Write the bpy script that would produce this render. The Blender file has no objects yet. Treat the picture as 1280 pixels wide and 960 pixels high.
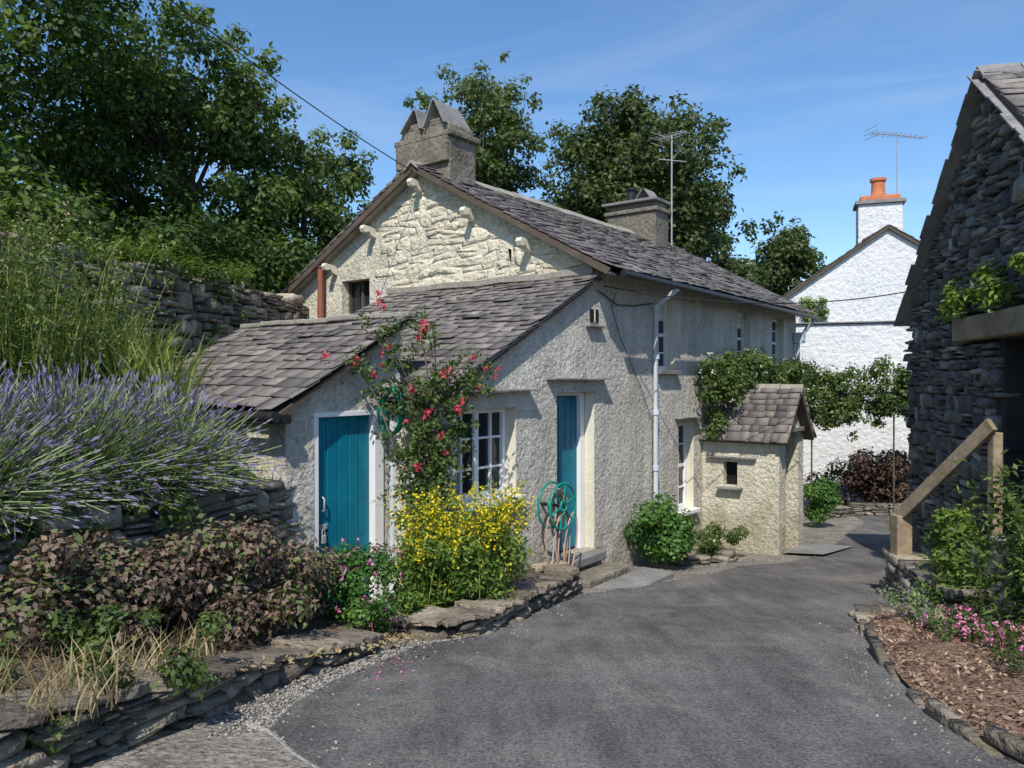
import bpy, bmesh, math, random
import numpy as np
from mathutils import Vector
from mathutils.geometry import tessellate_polygon
random.seed(3)
scene=bpy.context.scene
COL=scene.collection
def link(o,parent=None):
    COL.objects.link(o)
    if parent: o.parent=parent
    return o
def empty(name):
    o=bpy.data.objects.new(name,None); o.empty_display_size=.2
    return link(o)
# ---------------------------------------------------------------- materials
def newmat(name):
    m=bpy.data.materials.new(name); m.use_nodes=True
    nt=m.node_tree; b=nt.nodes['Principled BSDF']
    return m,nt,b
def N(nt,t,**k):
    n=nt.nodes.new(t)
    for a,v in k.items():
        if a in n.inputs: n.inputs[a].default_value=v
        else: setattr(n,a,v)
    return n
def ramp(nt,fac,stops):
    r=nt.nodes.new('ShaderNodeValToRGB')
    e=r.color_ramp.elements
    while len(e)<len(stops): e.new(.5)
    for i,(p,c) in enumerate(stops):
        e[i].position=p; e[i].color=(c[0],c[1],c[2],1)
    nt.links.new(fac,r.inputs[0]); return r.outputs[0]
def mixc(nt,fac,a,b,mode='MIX'):
    m=nt.nodes.new('ShaderNodeMix'); m.data_type='RGBA'; m.blend_type=mode
    for sock,v in ((m.inputs[0],fac),(m.inputs[6],a),(m.inputs[7],b)):
        if hasattr(v,'is_output'): nt.links.new(v,sock)
        elif isinstance(v,(int,float)): sock.default_value=v
        else: sock.default_value=(v[0],v[1],v[2],1)
    return m.outputs[2]
def coords(nt):
    return nt.nodes.new('ShaderNodeTexCoord').outputs['Object']
def noise(nt,co,scale,detail=4,rough=.55,dist=0):
    n=N(nt,'ShaderNodeTexNoise'); n.inputs['Scale'].default_value=scale
    n.inputs['Detail'].default_value=detail; n.inputs['Roughness'].default_value=rough
    n.inputs['Distortion'].default_value=dist
    nt.links.new(co,n.inputs['Vector']); return n.outputs[0]
def bump(nt,b,h,strength,dist):
    n=nt.nodes.new('ShaderNodeBump'); n.inputs['Strength'].default_value=strength
    n.inputs['Distance'].default_value=dist
    nt.links.new(h,n.inputs['Height'])
    if b.inputs['Normal'].is_linked:
        nt.links.new(b.inputs['Normal'].links[0].from_socket,n.inputs['Normal'])
    nt.links.new(n.outputs[0],b.inputs['Normal'])
def surf(name,stops,scale=2,detail=5,rough=.85,fine=None,bumps=(),rnd=None,patch=None):
    m,nt,b=newmat(name); co=coords(nt)
    c=ramp(nt,noise(nt,co,scale,detail,.6),stops)
    if patch:
        for (ps,pc,lo,hi) in patch:
            f=ramp(nt,noise(nt,co,ps,4,.65,.3),[(lo,(0,0,0)),(hi,(1,1,1))])
            c=mixc(nt,f,c,pc)
    if fine:
        f=ramp(nt,noise(nt,co,fine[0],2,.6),[(.3,(fine[1],)*3),(.7,(fine[2],)*3)])
        c=mixc(nt,1.0,c,f,'MULTIPLY')
    if rnd:
        a=nt.nodes.new('ShaderNodeAttribute'); a.attribute_name='rnd'
        f=ramp(nt,a.outputs['Fac'],rnd)
        c=mixc(nt,1.0,c,f,'MULTIPLY')
    nt.links.new(c,b.inputs['Base Color']); b.inputs['Roughness'].default_value=rough
    b.inputs['Specular IOR Level'].default_value=.3
    for (s,st,d) in bumps: bump(nt,b,noise(nt,co,s,3,.6),st,d)
    return m
g=lambda v:(v,v,v)
M={}
def roughcast(name,c0,c1,c2,streak=.84):
    m,nt,b=newmat(name); co=coords(nt)
    c=ramp(nt,noise(nt,co,1.1,6,.65),[(.3,c0),(.5,c1),(.72,c2)])
    mp=N(nt,'ShaderNodeMapping'); mp.inputs['Scale'].default_value=(3,3,.35); nt.links.new(co,mp.inputs[0])
    st=ramp(nt,noise(nt,mp.outputs[0],1.6,4,.6),[(.4,g(streak)),(.62,g(1.02))])
    c=mixc(nt,1.0,c,st,'MULTIPLY')
    sp=N(nt,'ShaderNodeSeparateXYZ'); nt.links.new(co,sp.inputs[0])
    mm=N(nt,'ShaderNodeMath',operation='ADD'); nt.links.new(sp.outputs[2],mm.inputs[0])
    nn=N(nt,'ShaderNodeMath',operation='MULTIPLY'); nn.inputs[1].default_value=1.4
    nt.links.new(noise(nt,co,2.2,3),nn.inputs[0]); nt.links.new(nn.outputs[0],mm.inputs[1])
    f=ramp(nt,mm.outputs[0],[(0.0,(.7,.68,.63)),(.4,g(1))])
    c=mixc(nt,1.0,c,f,'MULTIPLY')
    pit=ramp(nt,noise(nt,co,26,3,.7),[(.33,g(.66)),(.55,g(1.04))])
    c=mixc(nt,1.0,c,pit,'MULTIPLY')
    nt.links.new(c,b.inputs['Base Color']); b.inputs['Roughness'].default_value=.95
    b.inputs['Specular IOR Level'].default_value=.15
    bump(nt,b,noise(nt,co,17,4,.7),1.0,.06)
    bump(nt,b,noise(nt,co,3,2),.5,.1)
    return m
M['rc']=roughcast('roughcast_render',(.53,.49,.415),(.66,.62,.54),(.74,.71,.63))
M['cream']=roughcast('cream_limewash',(.6,.545,.41),(.72,.67,.53),(.77,.73,.6),.9)
M['creamsm']=surf('cream_paint_smooth',[(.3,(.62,.57,.44)),(.7,(.76,.71,.57))],1.5,5,.9,fine=(30,.9,1.03),bumps=((12,.4,.02),))
M['creamst']=surf('limewashed_stone',[(.3,(.6,.54,.4)),(.6,(.7,.645,.5)),(.8,(.75,.7,.56))],2,6,.95,fine=(20,.8,1.04),bumps=((11,1.0,.06),(30,.5,.02)),rnd=[(0,g(.9)),(1,g(1.04))])
M['whitew']=surf('whitewash_roughcast',[(.3,(.66,.67,.68)),(.7,(.79,.79,.78))],.8,6,.95,fine=(14,.82,1.02),bumps=((9,.9,.05),))
M['white']=surf('white_paint',[(.3,g(.72)),(.7,(.83,.83,.81))],3,4,.45)
M['teal']=surf('teal_door_paint',[(.3,(.0,.145,.22)),(.7,(.004,.195,.285))],2.5,5,.42,fine=(9,.86,1.05),bumps=((14,.15,.01),))
SL=[(0,(.52,.52,.56)),(.5,(1,.965,.93)),(1,(1.5,1.42,1.33))]
M['slate']=surf('roof_slate',[(.3,(.125,.116,.114)),(.7,(.205,.19,.178))],1.3,5,.75,fine=(24,.78,1.12),rnd=SL,patch=[(3.2,(.29,.27,.215),.58,.82)],bumps=((30,.4,.01),))
M['slateflat']=surf('grey_slate_slab',[(.3,(.15,.147,.142)),(.7,(.27,.258,.24))],3,5,.75,fine=(24,.85,1.1),bumps=((20,.4,.01),))
M['ridge']=surf('ridge_mortar',[(.3,(.23,.215,.175)),(.7,(.36,.335,.28))],4,5,.9,fine=(20,.8,1.1),bumps=((20,.6,.02),))
RS=[(0,(.4,.39,.38)),(.5,(.95,.92,.88)),(1,(1.65,1.55,1.38))]
M['drystone']=surf('dry_stone',[(.3,(.17,.155,.13)),(.6,(.29,.265,.225)),(.8,(.4,.36,.3))],3.5,5,.9,fine=(22,.7,1.12),
   rnd=RS,patch=[(5,(.17,.18,.08),.62,.8),(2.6,(.42,.41,.36),.66,.74)],bumps=((14,.8,.04),))
M['warmstone']=surf('border_stone',[(.3,(.18,.15,.118)),(.6,(.3,.262,.208)),(.8,(.42,.37,.3))],3.5,5,.9,fine=(22,.65,1.15),
   rnd=RS,patch=[(5,(.16,.155,.085),.58,.76),(7,(.46,.44,.38),.68,.75)],bumps=((14,.9,.05),))
M['barnstone']=surf('dark_slate_stone',[(.3,(.16,.156,.146)),(.6,(.25,.238,.218)),(.8,(.36,.335,.3))],3.5,5,.85,fine=(22,.65,1.12),
   rnd=[(0,(.28,.28,.29)),(.6,(.92,.9,.87)),(1,(2.0,1.9,1.72))],bumps=((14,.8,.04),))
M['mortar']=surf('dark_joint',[(.3,g(.03)),(.7,(.055,.05,.045))],5,3,1)
M['chim']=surf('chimney_render',[(.3,(.12,.105,.082)),(.7,(.27,.24,.19))],2.5,6,.95,fine=(18,.65,1.12),bumps=((14,.9,.04),))
M['soil']=surf('soil',[(.3,(.07,.05,.035)),(.7,(.16,.12,.085))],6,5,1,fine=(40,.6,1.3),bumps=((25,1,.04),))
M['mulch']=surf('bark_mulch',[(.3,(.14,.085,.055)),(.7,(.32,.21,.14))],14,5,1,fine=(45,.5,1.35),bumps=((30,1,.05),))
M['grass']=surf('ground_grass',[(.3,(.035,.055,.015)),(.7,(.08,.11,.03))],1.2,5,1,fine=(30,.6,1.2),bumps=((15,1,.05),))
M['gravel']=surf('gravel_path',[(.3,(.17,.15,.125)),(.7,(.33,.3,.255))],3,5,.95,fine=(28,.5,1.3),bumps=((32,1,.03),))
M['wood']=surf('weathered_wood',[(.3,(.22,.165,.1)),(.7,(.38,.3,.2))],3,5,.8,fine=(20,.75,1.1),bumps=((18,.4,.01),))
M['darkwood']=surf('dark_timber',[(.3,(.07,.052,.038)),(.7,(.12,.095,.07))],3,4,.8)
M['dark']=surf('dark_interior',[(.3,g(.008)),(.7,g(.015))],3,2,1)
M['iron']=surf('black_iron',[(.3,g(.015)),(.7,g(.03))],6,2,.4)
M['alu']=surf('grey_metal',[(.3,g(.3)),(.7,g(.4))],6,2,.4)
M['pipeb']=surf('pale_grey_pipe',[(.3,(.46,.51,.56)),(.7,(.56,.62,.67))],3,4,.4)
M['terra']=surf('terracotta',[(.3,(.42,.14,.06)),(.7,(.58,.22,.11))],4,4,.8)
M['brownpipe']=surf('brown_clay_pipe',[(.3,(.22,.075,.04)),(.7,(.3,.11,.065))],4,4,.6)
M['hose']=surf('green_hose',[(.3,(.0,.2,.15)),(.7,(.01,.28,.2))],4,3,.35)
M['hoseb']=surf('pale_hose',[(.3,(.38,.24,.17)),(.7,(.5,.34,.25))],4,3,.4)
M['cable']=surf('black_cable',[(.3,g(.02)),(.7,g(.03))],4,2,.5)
M['bark']=surf('tree_bark',[(.3,(.06,.05,.035)),(.7,(.16,.13,.1))],5,4,.95,bumps=((14,.8,.03),))
M['concrete']=surf('concrete_edge',[(.3,(.26,.24,.2)),(.7,(.42,.39,.33))],3,5,.95,fine=(30,.75,1.1),bumps=((22,.6,.02),))
m,nt,b=newmat('window_glass'); b.inputs['Base Color'].default_value=(.018,.022,.026,1); b.inputs['Roughness'].default_value=.04
bump(nt,b,noise(nt,coords(nt),2.2,2),.12,.05); M['glass']=m
m,nt,b=newmat('asphalt'); co=coords(nt)
c=ramp(nt,noise(nt,co,.55,6,.62),[(.3,(.086,.081,.077)),(.5,(.112,.106,.1)),(.7,(.165,.155,.143))])
mp=N(nt,'ShaderNodeMapping'); mp.inputs['Scale'].default_value=(2.2,.35,1); mp.inputs['Rotation'].default_value=(0,0,-.45); nt.links.new(co,mp.inputs[0])
c=mixc(nt,1.0,c,ramp(nt,noise(nt,mp.outputs[0],2.0,5,.7),[(.35,g(.72)),(.65,g(1.24))]),'MULTIPLY')
c=mixc(nt,ramp(nt,noise(nt,co,1.3,7,.72,.8),[(.5,g(0)),(.72,g(.7))]),c,(.215,.2,.18))
c=mixc(nt,1.0,c,ramp(nt,noise(nt,co,60,2,.6),[(.3,g(.5)),(.7,g(1.5))]),'MULTIPLY')
c=mixc(nt,ramp(nt,noise(nt,co,38,2,.5),[(.72,g(0)),(.76,g(.8))]),c,(.4,.37,.31))
nt.links.new(c,b.inputs['Base Color']); b.inputs['Roughness'].default_value=.9; b.inputs['Specular IOR Level'].default_value=.2
bump(nt,b,noise(nt,co,60,3,.6),.7,.01); bump(nt,b,noise(nt,co,2.5,3),.25,.03)
M['asphalt']=m
def leafmat(name,stops,trans=.28,rough=.55):
    m,nt,b=newmat(name)
    a=nt.nodes.new('ShaderNodeAttribute'); a.attribute_name='rnd'
    c=ramp(nt,a.outputs['Fac'],stops)
    nt.links.new(c,b.inputs['Base Color']); b.inputs['Roughness'].default_value=rough
    b.inputs['Specular IOR Level'].default_value=.3
    t=nt.nodes.new('ShaderNodeBsdfTranslucent'); nt.links.new(mixc(nt,1.0,c,(1.35,1.5,.65),'MULTIPLY'),t.inputs[0])
    mx=nt.nodes.new('ShaderNodeMixShader'); mx.inputs[0].default_value=trans
    nt.links.new(b.outputs[0],mx.inputs[1]); nt.links.new(t.outputs[0],mx.inputs[2])
    if trans>0: nt.links.new(mx.outputs[0],nt.nodes['Material Output'].inputs[0])
    return m
L={}
L['dark']=leafmat('leaf_dark',[(0,(.025,.05,.011)),(.5,(.062,.108,.022)),(1,(.15,.21,.042))],.32)
L['mid']=leafmat('leaf_mid',[(0,(.035,.062,.016)),(.5,(.085,.135,.032)),(1,(.18,.23,.065))],.32)
L['far']=leafmat('leaf_far',[(0,(.035,.055,.018)),(.5,(.07,.1,.03)),(1,(.14,.17,.06))],.3)
L['birch']=leafmat('leaf_light',[(0,(.05,.08,.025)),(.5,(.1,.14,.045)),(1,(.19,.22,.09))],.35)
L['bright']=leafmat('leaf_bright',[(0,(.055,.105,.018)),(.5,(.125,.205,.032)),(1,(.26,.33,.065))])
L['ivy']=leafmat('leaf_ivy',[(0,(.03,.085,.017)),(.5,(.07,.165,.032)),(1,(.15,.27,.055))])
L['brown']=leafmat('leaf_bronze',[(0,(.06,.04,.028)),(.45,(.14,.095,.068)),(.72,(.24,.17,.12)),(.78,(.1,.14,.04)),(1,(.16,.2,.06))],.15)
L['red']=leafmat('leaf_red',[(0,(.035,.022,.016)),(.6,(.11,.06,.045)),(1,(.09,.1,.04))],.15)
L['yellow']=leafmat('petal_yellow',[(0,(.55,.42,.01)),(1,(.85,.7,.03))],.25)
L['rose']=leafmat('petal_rose',[(0,(.45,.025,.05)),(1,(.8,.12,.16))],.2)
L['pink']=leafmat('petal_pink',[(0,(.5,.08,.25)),(1,(.75,.32,.5))],.2)
L['whitef']=leafmat('petal_white',[(0,(.6,.58,.45)),(1,(.85,.83,.72))],.2)
L['lavst']=leafmat('lavender_stem',[(0,(.1,.14,.06)),(.5,(.19,.26,.11)),(1,(.32,.38,.2))],.2)
L['lavfl']=leafmat('lavender_flower',[(0,(.15,.12,.22)),(.5,(.25,.205,.35)),(1,(.4,.34,.5))],.15)
L['sword']=leafmat('leaf_sword',[(0,(.1,.14,.03)),(.5,(.21,.265,.06)),(.85,(.34,.36,.12)),(1,(.5,.42,.2))],.3)
L['dry']=leafmat('leaf_straw',[(0,(.22,.16,.08)),(1,(.45,.36,.2))],.2)
M['chip']=leafmat('bark_chip',[(0,(.1,.055,.035)),(.5,(.25,.16,.105)),(1,(.45,.33,.23))],0,.9)
M['pebble']=leafmat('pebble',[(0,(.1,.095,.085)),(.5,(.24,.22,.19)),(1,(.42,.385,.33))],0,.9)
# ---------------------------------------------------------------- mesh helpers
def fast_mesh(name,V,F,mat,parent=None,rnd=None):
    V=np.asarray(V,dtype=np.float32); F=np.asarray(F,dtype=np.int32); k=F.shape[1]
    me=bpy.data.meshes.new(name)
    me.vertices.add(len(V)); me.vertices.foreach_set('co',V.ravel())
    me.loops.add(F.size); me.loops.foreach_set('vertex_index',F.ravel())
    me.polygons.add(len(F)); me.polygons.foreach_set('loop_start',np.arange(0,F.size,k,dtype=np.int32))
    me.update(calc_edges=True)
    if rnd is not None:
        a=me.attributes.new('rnd','FLOAT','FACE'); a.data.foreach_set('value',np.asarray(rnd,dtype=np.float32))
    me.materials.append(mat)
    return link(bpy.data.objects.new(name,me),parent)
def poly_mesh(name,V,F,mat,parent=None,recalc=True,bevel=0,rnd=None):
    me=bpy.data.meshes.new(name); me.from_pydata([tuple(v) for v in V],[],F)
    if recalc:
        bm=bmesh.new(); bm.from_mesh(me); bmesh.ops.recalc_face_normals(bm,faces=bm.faces); bm.to_mesh(me); bm.free()
    if rnd is not None:
        a=me.attributes.new('rnd','FLOAT','FACE'); a.data.foreach_set('value',[rnd]*len(me.polygons))
    me.materials.append(mat)
    o=link(bpy.data.objects.new(name,me),parent)
    if bevel:
        md=o.modifiers.new('b','BEVEL'); md.width=bevel; md.segments=2; md.limit_method='ANGLE'
    return o
BF=[(0,3,2,1),(4,5,6,7),(0,1,5,4),(1,2,6,5),(2,3,7,6),(3,0,4,7)]
class Fr:
    def __init__(s,o,u,v): s.o=Vector((o[0],o[1],0)); s.u=Vector((u[0],u[1],0)).normalized(); s.v=Vector((v[0],v[1],0)).normalized()
    def __call__(s,a,b,z=0): return s.o+s.u*a+s.v*b+Vector((0,0,z))
    def box(f,name,a0,a1,b0,b1,z0,z1,mat,parent,bevel=0.004):
        V=[f(a,b,z) for z in (z0,z1) for (a,b) in ((a0,b0),(a1,b0),(a1,b1),(a0,b1))]
        return poly_mesh(name,V,BF,mat,parent,bevel=bevel)
def beam(name,p0,p1,w,h,mat,parent,bevel=.004,up=Vector((0,0,1))):
    p0=Vector(p0);p1=Vector(p1); d=(p1-p0).normalized(); s=d.cross(up).normalized(); t=s.cross(d).normalized()
    V=[p+s*a*w/2+t*b*h/2 for p in (p0,p1) for (a,b) in ((-1,-1),(1,-1),(1,1),(-1,1))]
    return poly_mesh(name,V,BF,mat,parent,bevel=bevel)
def prism(name,poly,holes,org,A,Nn,thick,mat,parent):
    loops=[[Vector((a,z,0)) for a,z in poly]]+[[Vector((a,z,0)) for a,z in ((h[0],h[2]),(h[0],h[3]),(h[1],h[3]),(h[1],h[2]))] for h in holes]
    tris=tessellate_polygon(loops)
    flat=[p for l in loops for p in l]; n=len(flat)
    f=lambda p,k: org+A*p.x+Vector((0,0,p.y))+Nn*k
    V=[f(p,0) for p in flat]+[f(p,thick) for p in flat]
    F=[tuple(t) for t in tris]+[(t[2]+n,t[1]+n,t[0]+n) for t in tris]
    i=0
    for l in loops:
        m_=len(l)
        for j in range(m_):
            a=i+j;b_=i+(j+1)%m_; F.append((a,b_,b_+n,a+n))
        i+=m_
    return poly_mesh(name,V,F,mat,parent)
def tube(name,pts,r,mat,parent,cyc=False):
    cu=bpy.data.curves.new(name,'CURVE'); cu.dimensions='3D'; cu.bevel_depth=r; cu.bevel_resolution=2; cu.use_fill_caps=True
    sp=cu.splines.new('POLY'); sp.points.add(len(pts)-1)
    for i,p in enumerate(pts): sp.points[i].co=(p[0],p[1],p[2],1)
    sp.use_cyclic_u=cyc; cu.materials.append(mat)
    return link(bpy.data.objects.new(name,cu),parent)
def lathe(name,c,prof,mat,parent,n=20):
    V=[];F=[]
    for r,z in prof:
        for i in range(n):
            a=2*math.pi*i/n; V.append((c[0]+r*math.cos(a),c[1]+r*math.sin(a),c[2]+z))
    for k in range(len(prof)-1):
        for i in range(n):
            j=(i+1)%n; F.append((k*n+i,k*n+j,(k+1)*n+j,(k+1)*n+i))
    return poly_mesh(name,V,F,mat,parent)
def slates(name,E0,A,U,La,Ls,parent,mat=None,e=.17,w=.26,seed=1,under=True,sag=0):
    rng=np.random.default_rng(seed); mat=mat or M['slate']
    A=A.normalized();U=U.normalized();Nn=A.cross(U)
    if Nn.z<0: Nn=-Nn
    V=[];F=[];R=[]
    y=0.0
    while y<Ls-.05:
        ex=e*(1.25-.5*y/Ls)*rng.uniform(.93,1.07)
        x=-(rng.random()*.8)*w; cr=rng.normal(0,.05)
        while x<La:
            ww=w*rng.uniform(.55,1.35); x0=max(x,0)+.002; x1=min(x+ww,La)-.003
            if x1-x0>.03:
                yl=y-rng.uniform(-.008,.028); yh=min(y+ex*1.7,Ls)
                hl=.022+rng.uniform(0,.016); hh=.004; th=.009+rng.uniform(0,.01); tw=rng.uniform(-.006,.006)
                if rng.random()<.04: hl+=.02; yl-=.025
                sg=lambda xx,yy: -sag*math.sin(math.pi*xx/La)*(yy/Ls)-sag*.35*math.sin(xx*2.7+1)*math.sin(math.pi*yy/Ls)
                b0=len(V); sk=rng.uniform(-.012,.012)
                for (xx,yy,hz) in ((x0,yl,hl+tw),(x1,yl+sk,hl-tw),(x1,yh,hh),(x0,yh,hh)):
                    V.append(E0+A*xx+U*yy+Nn*(hz+sg(xx,yy)))
                for (xx,yy,hz) in ((x0,yl,hl+tw+th),(x1,yl+sk,hl-tw+th),(x1,yh,hh+th),(x0,yh,hh+th)):
                    V.append(E0+A*xx+U*yy+Nn*(hz+sg(xx,yy)))
                r=np.clip(rng.normal(.5,.22)+cr,0,1)
                for q in BF: F.append([b0+i for i in q]); R.append(r)
            x+=ww
        y+=ex
    fast_mesh(name,[tuple(v) for v in V],F,mat,parent,R)
    if under:
        q=[(0.02,0.02),(La-.02,0.02),(La-.02,Ls),(0.02,Ls)]
        VV=[E0+A*a+U*b-Nn*.07 for a,b in q]+[E0+A*a+U*b-Nn*(.004+sag*1.4) for a,b in q]
        poly_mesh(name+'_boards',VV,BF,M['darkwood'],parent)
def polyline(pts):
    P=[Vector((p[0],p[1],0)) for p in pts]; d=[0]
    for i in range(1,len(P)): d.append(d[-1]+(P[i]-P[i-1]).length)
    def ev(k):
        k=min(max(k,0),d[-1]-1e-6)
        for i in range(1,len(P)):
            if k<=d[i]:
                f=(k-d[i-1])/(d[i]-d[i-1]); return P[i-1].lerp(P[i],f),(P[i]-P[i-1]).normalized(),d[i-1],d[i]
        return P[-1],(P[-1]-P[-2]).normalized(),d[-2],d[-1]
    return ev,d
def stonewall(name,pts,zb,zt,side,parent,mat,hr=(.1,.2),wr=(.12,.4),depth=.3,seed=1,mask=None,proud=(.01,.035),backing=True,gap=.008,jit=.12,tilt=.04,thin=.055,chm=.2):
    rng=np.random.default_rng(seed); ev,d=polyline(pts)
    fb=lambda k: float(np.interp(k,d,zb)); ft=lambda k: float(np.interp(k,d,zt))
    V=[];F=[];R=[]
    z=min(zb)-.05; up=Vector((0,0,1))
    while z<max(zt)+.05:
        h=rng.uniform(*hr); k=-rng.random()*.2
        while k<d[-1]:
            w=rng.uniform(*wr)
            ns=1
            while ns<4 and h/ns>thin*1.3 and rng.random()<.62: ns+=1
            cuts=np.cumsum(rng.uniform(.6,1.4,ns)); cuts=np.concatenate([[0],cuts/cuts[-1]])
            for q in range(ns):
                h2=h*(cuts[q+1]-cuts[q]); zc=z+h*(cuts[q]+cuts[q+1])/2
                x0=k+rng.uniform(-.03,.03); w2=w+rng.uniform(-.03,.03)
                parts=[(x0,w2)]
                if ns==1 and w>.22 and rng.random()<.3: parts=[(x0,w2/2),(x0+w2/2,w2/2)]
                for (xs,wp) in parts:
                    kc=xs+wp/2
                    if not(0<kc<d[-1] and fb(kc)-h*.6<zc<ft(kc)+rng.uniform(-.5,.2)*h and (mask is None or mask(kc,zc,wp,h2))): continue
                    p,a,_,_=ev(kc); n=Vector((-a.y,a.x,0))*side
                    c=p+up*zc+n*rng.uniform(-.03,.02)*(depth>.05)
                    hw=max(wp/2-gap*rng.uniform(.4,1.5),.02); hz=max(h2/2-gap*.5*rng.uniform(.4,1.4),.008)
                    tl=rng.normal()*tilt
                    J=[]
                    for sx,sz in ((-1,-1),(1,-1),(1,1),(-1,1)):
                        xx=sx*hw+rng.uniform(-jit,jit)*min(wp,.2)*.7; zz=sz*hz+rng.uniform(-jit,jit)*h2+xx*tl
                        J.append((xx,zz))
                    pr=rng.uniform(*proud); b0=len(V)
                    for (x,zz) in J: V.append(c+a*x+up*zz-n*depth)
                    for (x,zz) in J: V.append(c+a*x+up*zz)
                    ins=min(.11*chm,h2*chm)
                    for (x,zz) in J:
                        V.append(c+a*(x-math.copysign(ins*rng.uniform(.5,2.2),x))+up*(zz-math.copysign(ins*rng.uniform(.4,1.2),zz-x*tl))+n*(pr*rng.uniform(.3,1.3)))
                    r=float(np.clip(rng.normal(.45,.23),0,1))
                    for i in range(4):
                        j=(i+1)%4
                        F.append((b0+i,b0+j,b0+4+j,b0+4+i)); F.append((b0+4+i,b0+4+j,b0+8+j,b0+8+i)); R+= [r,r]
                    F.append((b0+8,b0+9,b0+10,b0+11)); R.append(r)
                    F.append((b0+3,b0+2,b0+1,b0)); R.append(r)
            k+=w
        z+=h
    o=fast_mesh(name,[tuple(v) for v in V],F,mat,parent,R)
    if backing:
        VV=[];FF=[]
        for i,p in enumerate(pts):
            _,a,_,_=ev(d[i]+(1e-3 if i==0 else -1e-3)); n=Vector((-a.y,a.x,0))*side
            for (off,zz) in ((-.06,zb[i]-.3),(-.06,zt[i]-.08),(-depth+.03,zt[i]-.08),(-depth+.03,zb[i]-.3)):
                VV.append(Vector((p[0],p[1],zz))+n*off)
        for i in range(len(pts)-1):
            for j in range(4):
                k2=(j+1)%4; FF.append((i*4+j,i*4+k2,i*4+4+k2,i*4+4+j))
        poly_mesh(name+'_core',VV,FF,M['mortar'],parent)
    return o
def capslabs(pts,T,parent,mat,seed,wr,over,back,hr=(.03,.055)):
    rng=random.Random(seed); ev,dd=polyline(pts); k=0.05; i=0
    while k<dd[-1]-.1:
        w=rng.uniform(*wr); p,a,_,_=ev(k+w/2); n_=Vector((a.y,-a.x,0)); z1=float(np.interp(k,dd,T)); z2=float(np.interp(k+w,dd,T)); hh=rng.uniform(*hr)
        n2=5; fr=[(-w/2+w*j/n2+rng.uniform(-.01,.01)+(.015 if j==0 else -.015 if j==n2 else 0), over+rng.uniform(-.045,.04)) for j in range(n2+1)]
        bk=[(w/2-w*j/3-rng.uniform(0,.03)*(j==0)+rng.uniform(0,.03)*(j==3), -back+rng.uniform(-.06,.06)) for j in range(4)]
        q=fr+bk; m_=len(q); tt=rng.uniform(-.012,.012)
        zz=lambda x,y: z1+(z2-z1)*(x/w+.5)+tt*y/.3+rng.uniform(-.004,.004)
        VV=[p+a*x+n_*y+ZU*(zz(x,y)) for x,y in q]; VV+=[v_+ZU*hh for v_ in VV]
        FF=[tuple(range(m_-1,-1,-1)),tuple(range(m_,2*m_))]+[(j,(j+1)%m_,(j+1)%m_+m_,j+m_) for j in range(m_)]
        poly_mesh('cap_slab_%d'%i,VV,FF,mat,parent,bevel=.006,rnd=min(max(rng.gauss(.42,.2),0),1)); k+=w; i+=1
def nrm(a): return a/np.maximum(np.linalg.norm(a,axis=1,keepdims=True),1e-9)
def leafmesh(name,pos,nr,Ln,W,mat,parent,rng,rnd=None,droop=.2):
    n=len(pos); nr=nrm(nr)
    d=rng.normal(size=(n,3)); d[:,2]-=droop*2; d=d-nr*(d*nr).sum(1,keepdims=True); d=nrm(d)
    p=np.cross(nr,d); l=(Ln*rng.uniform(.6,1.3,n))[:,None]; w=(W*rng.uniform(.7,1.2,n))[:,None]
    V=np.stack([pos,pos+d*l*.45+p*w*.5,pos+d*l-nr*l*.12,pos+d*l*.45-p*w*.5],1).reshape(-1,3)
    F=np.arange(4*n).reshape(n,4)
    if rnd is None: rnd=rng.random(n)
    return fast_mesh(name,V,F,mat,parent,rnd)
def pebbles(name,P,size,mat,parent,rng):
    n=len(P); s=(size*rng.uniform(.4,1.4,n))[:,None]
    O=np.array([(1,0,0),(0,1,0),(-1,0,0),(0,-1,0),(0,0,.6),(0,0,-.6)],float)
    V=(np.asarray(P)[:,None,:]+O[None]*s[:,:,None]*rng.uniform(.6,1.3,(n,6,1))).reshape(-1,3)
    f=np.array([(0,1,4),(1,2,4),(2,3,4),(3,0,4),(1,0,5),(2,1,5),(3,2,5),(0,3,5)])
    F=((np.arange(n)*6)[:,None,None]+f[None]).reshape(-1,3)
    return fast_mesh(name,V,F,mat,parent,np.repeat(rng.random(n),8))
def cloud(rng,C,rc,n,squash=.8,shell=.5,upw=.5):
    C=np.asarray(C,float); rc=np.asarray(rc,float)
    w=rc**2; idx=rng.choice(len(C),n,p=w/w.sum())
    d=nrm(rng.normal(size=(n,3))); r=rc[idx]*(shell+(1-shell)*rng.random(n)**.6)*rng.uniform(.8,1.18,n)
    off=d*r[:,None]; off[:,2]*=squash
    pos=C[idx]+off
    nr=d+np.array([0,0,upw])+rng.normal(size=(n,3))*.55
    return pos,nr,idx
def trunk(pts,n=8):
    V=[];F=[]
    for (p,r) in pts:
        for i in range(n):
            a=2*math.pi*i/n; V.append((p[0]+r*math.cos(a),p[1]+r*math.sin(a),p[2]))
    for k in range(len(pts)-1):
        for i in range(n):
            j=(i+1)%n; F.append((k*n+i,k*n+j,(k+1)*n+j,(k+1)*n+i))
    return V,F
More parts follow.
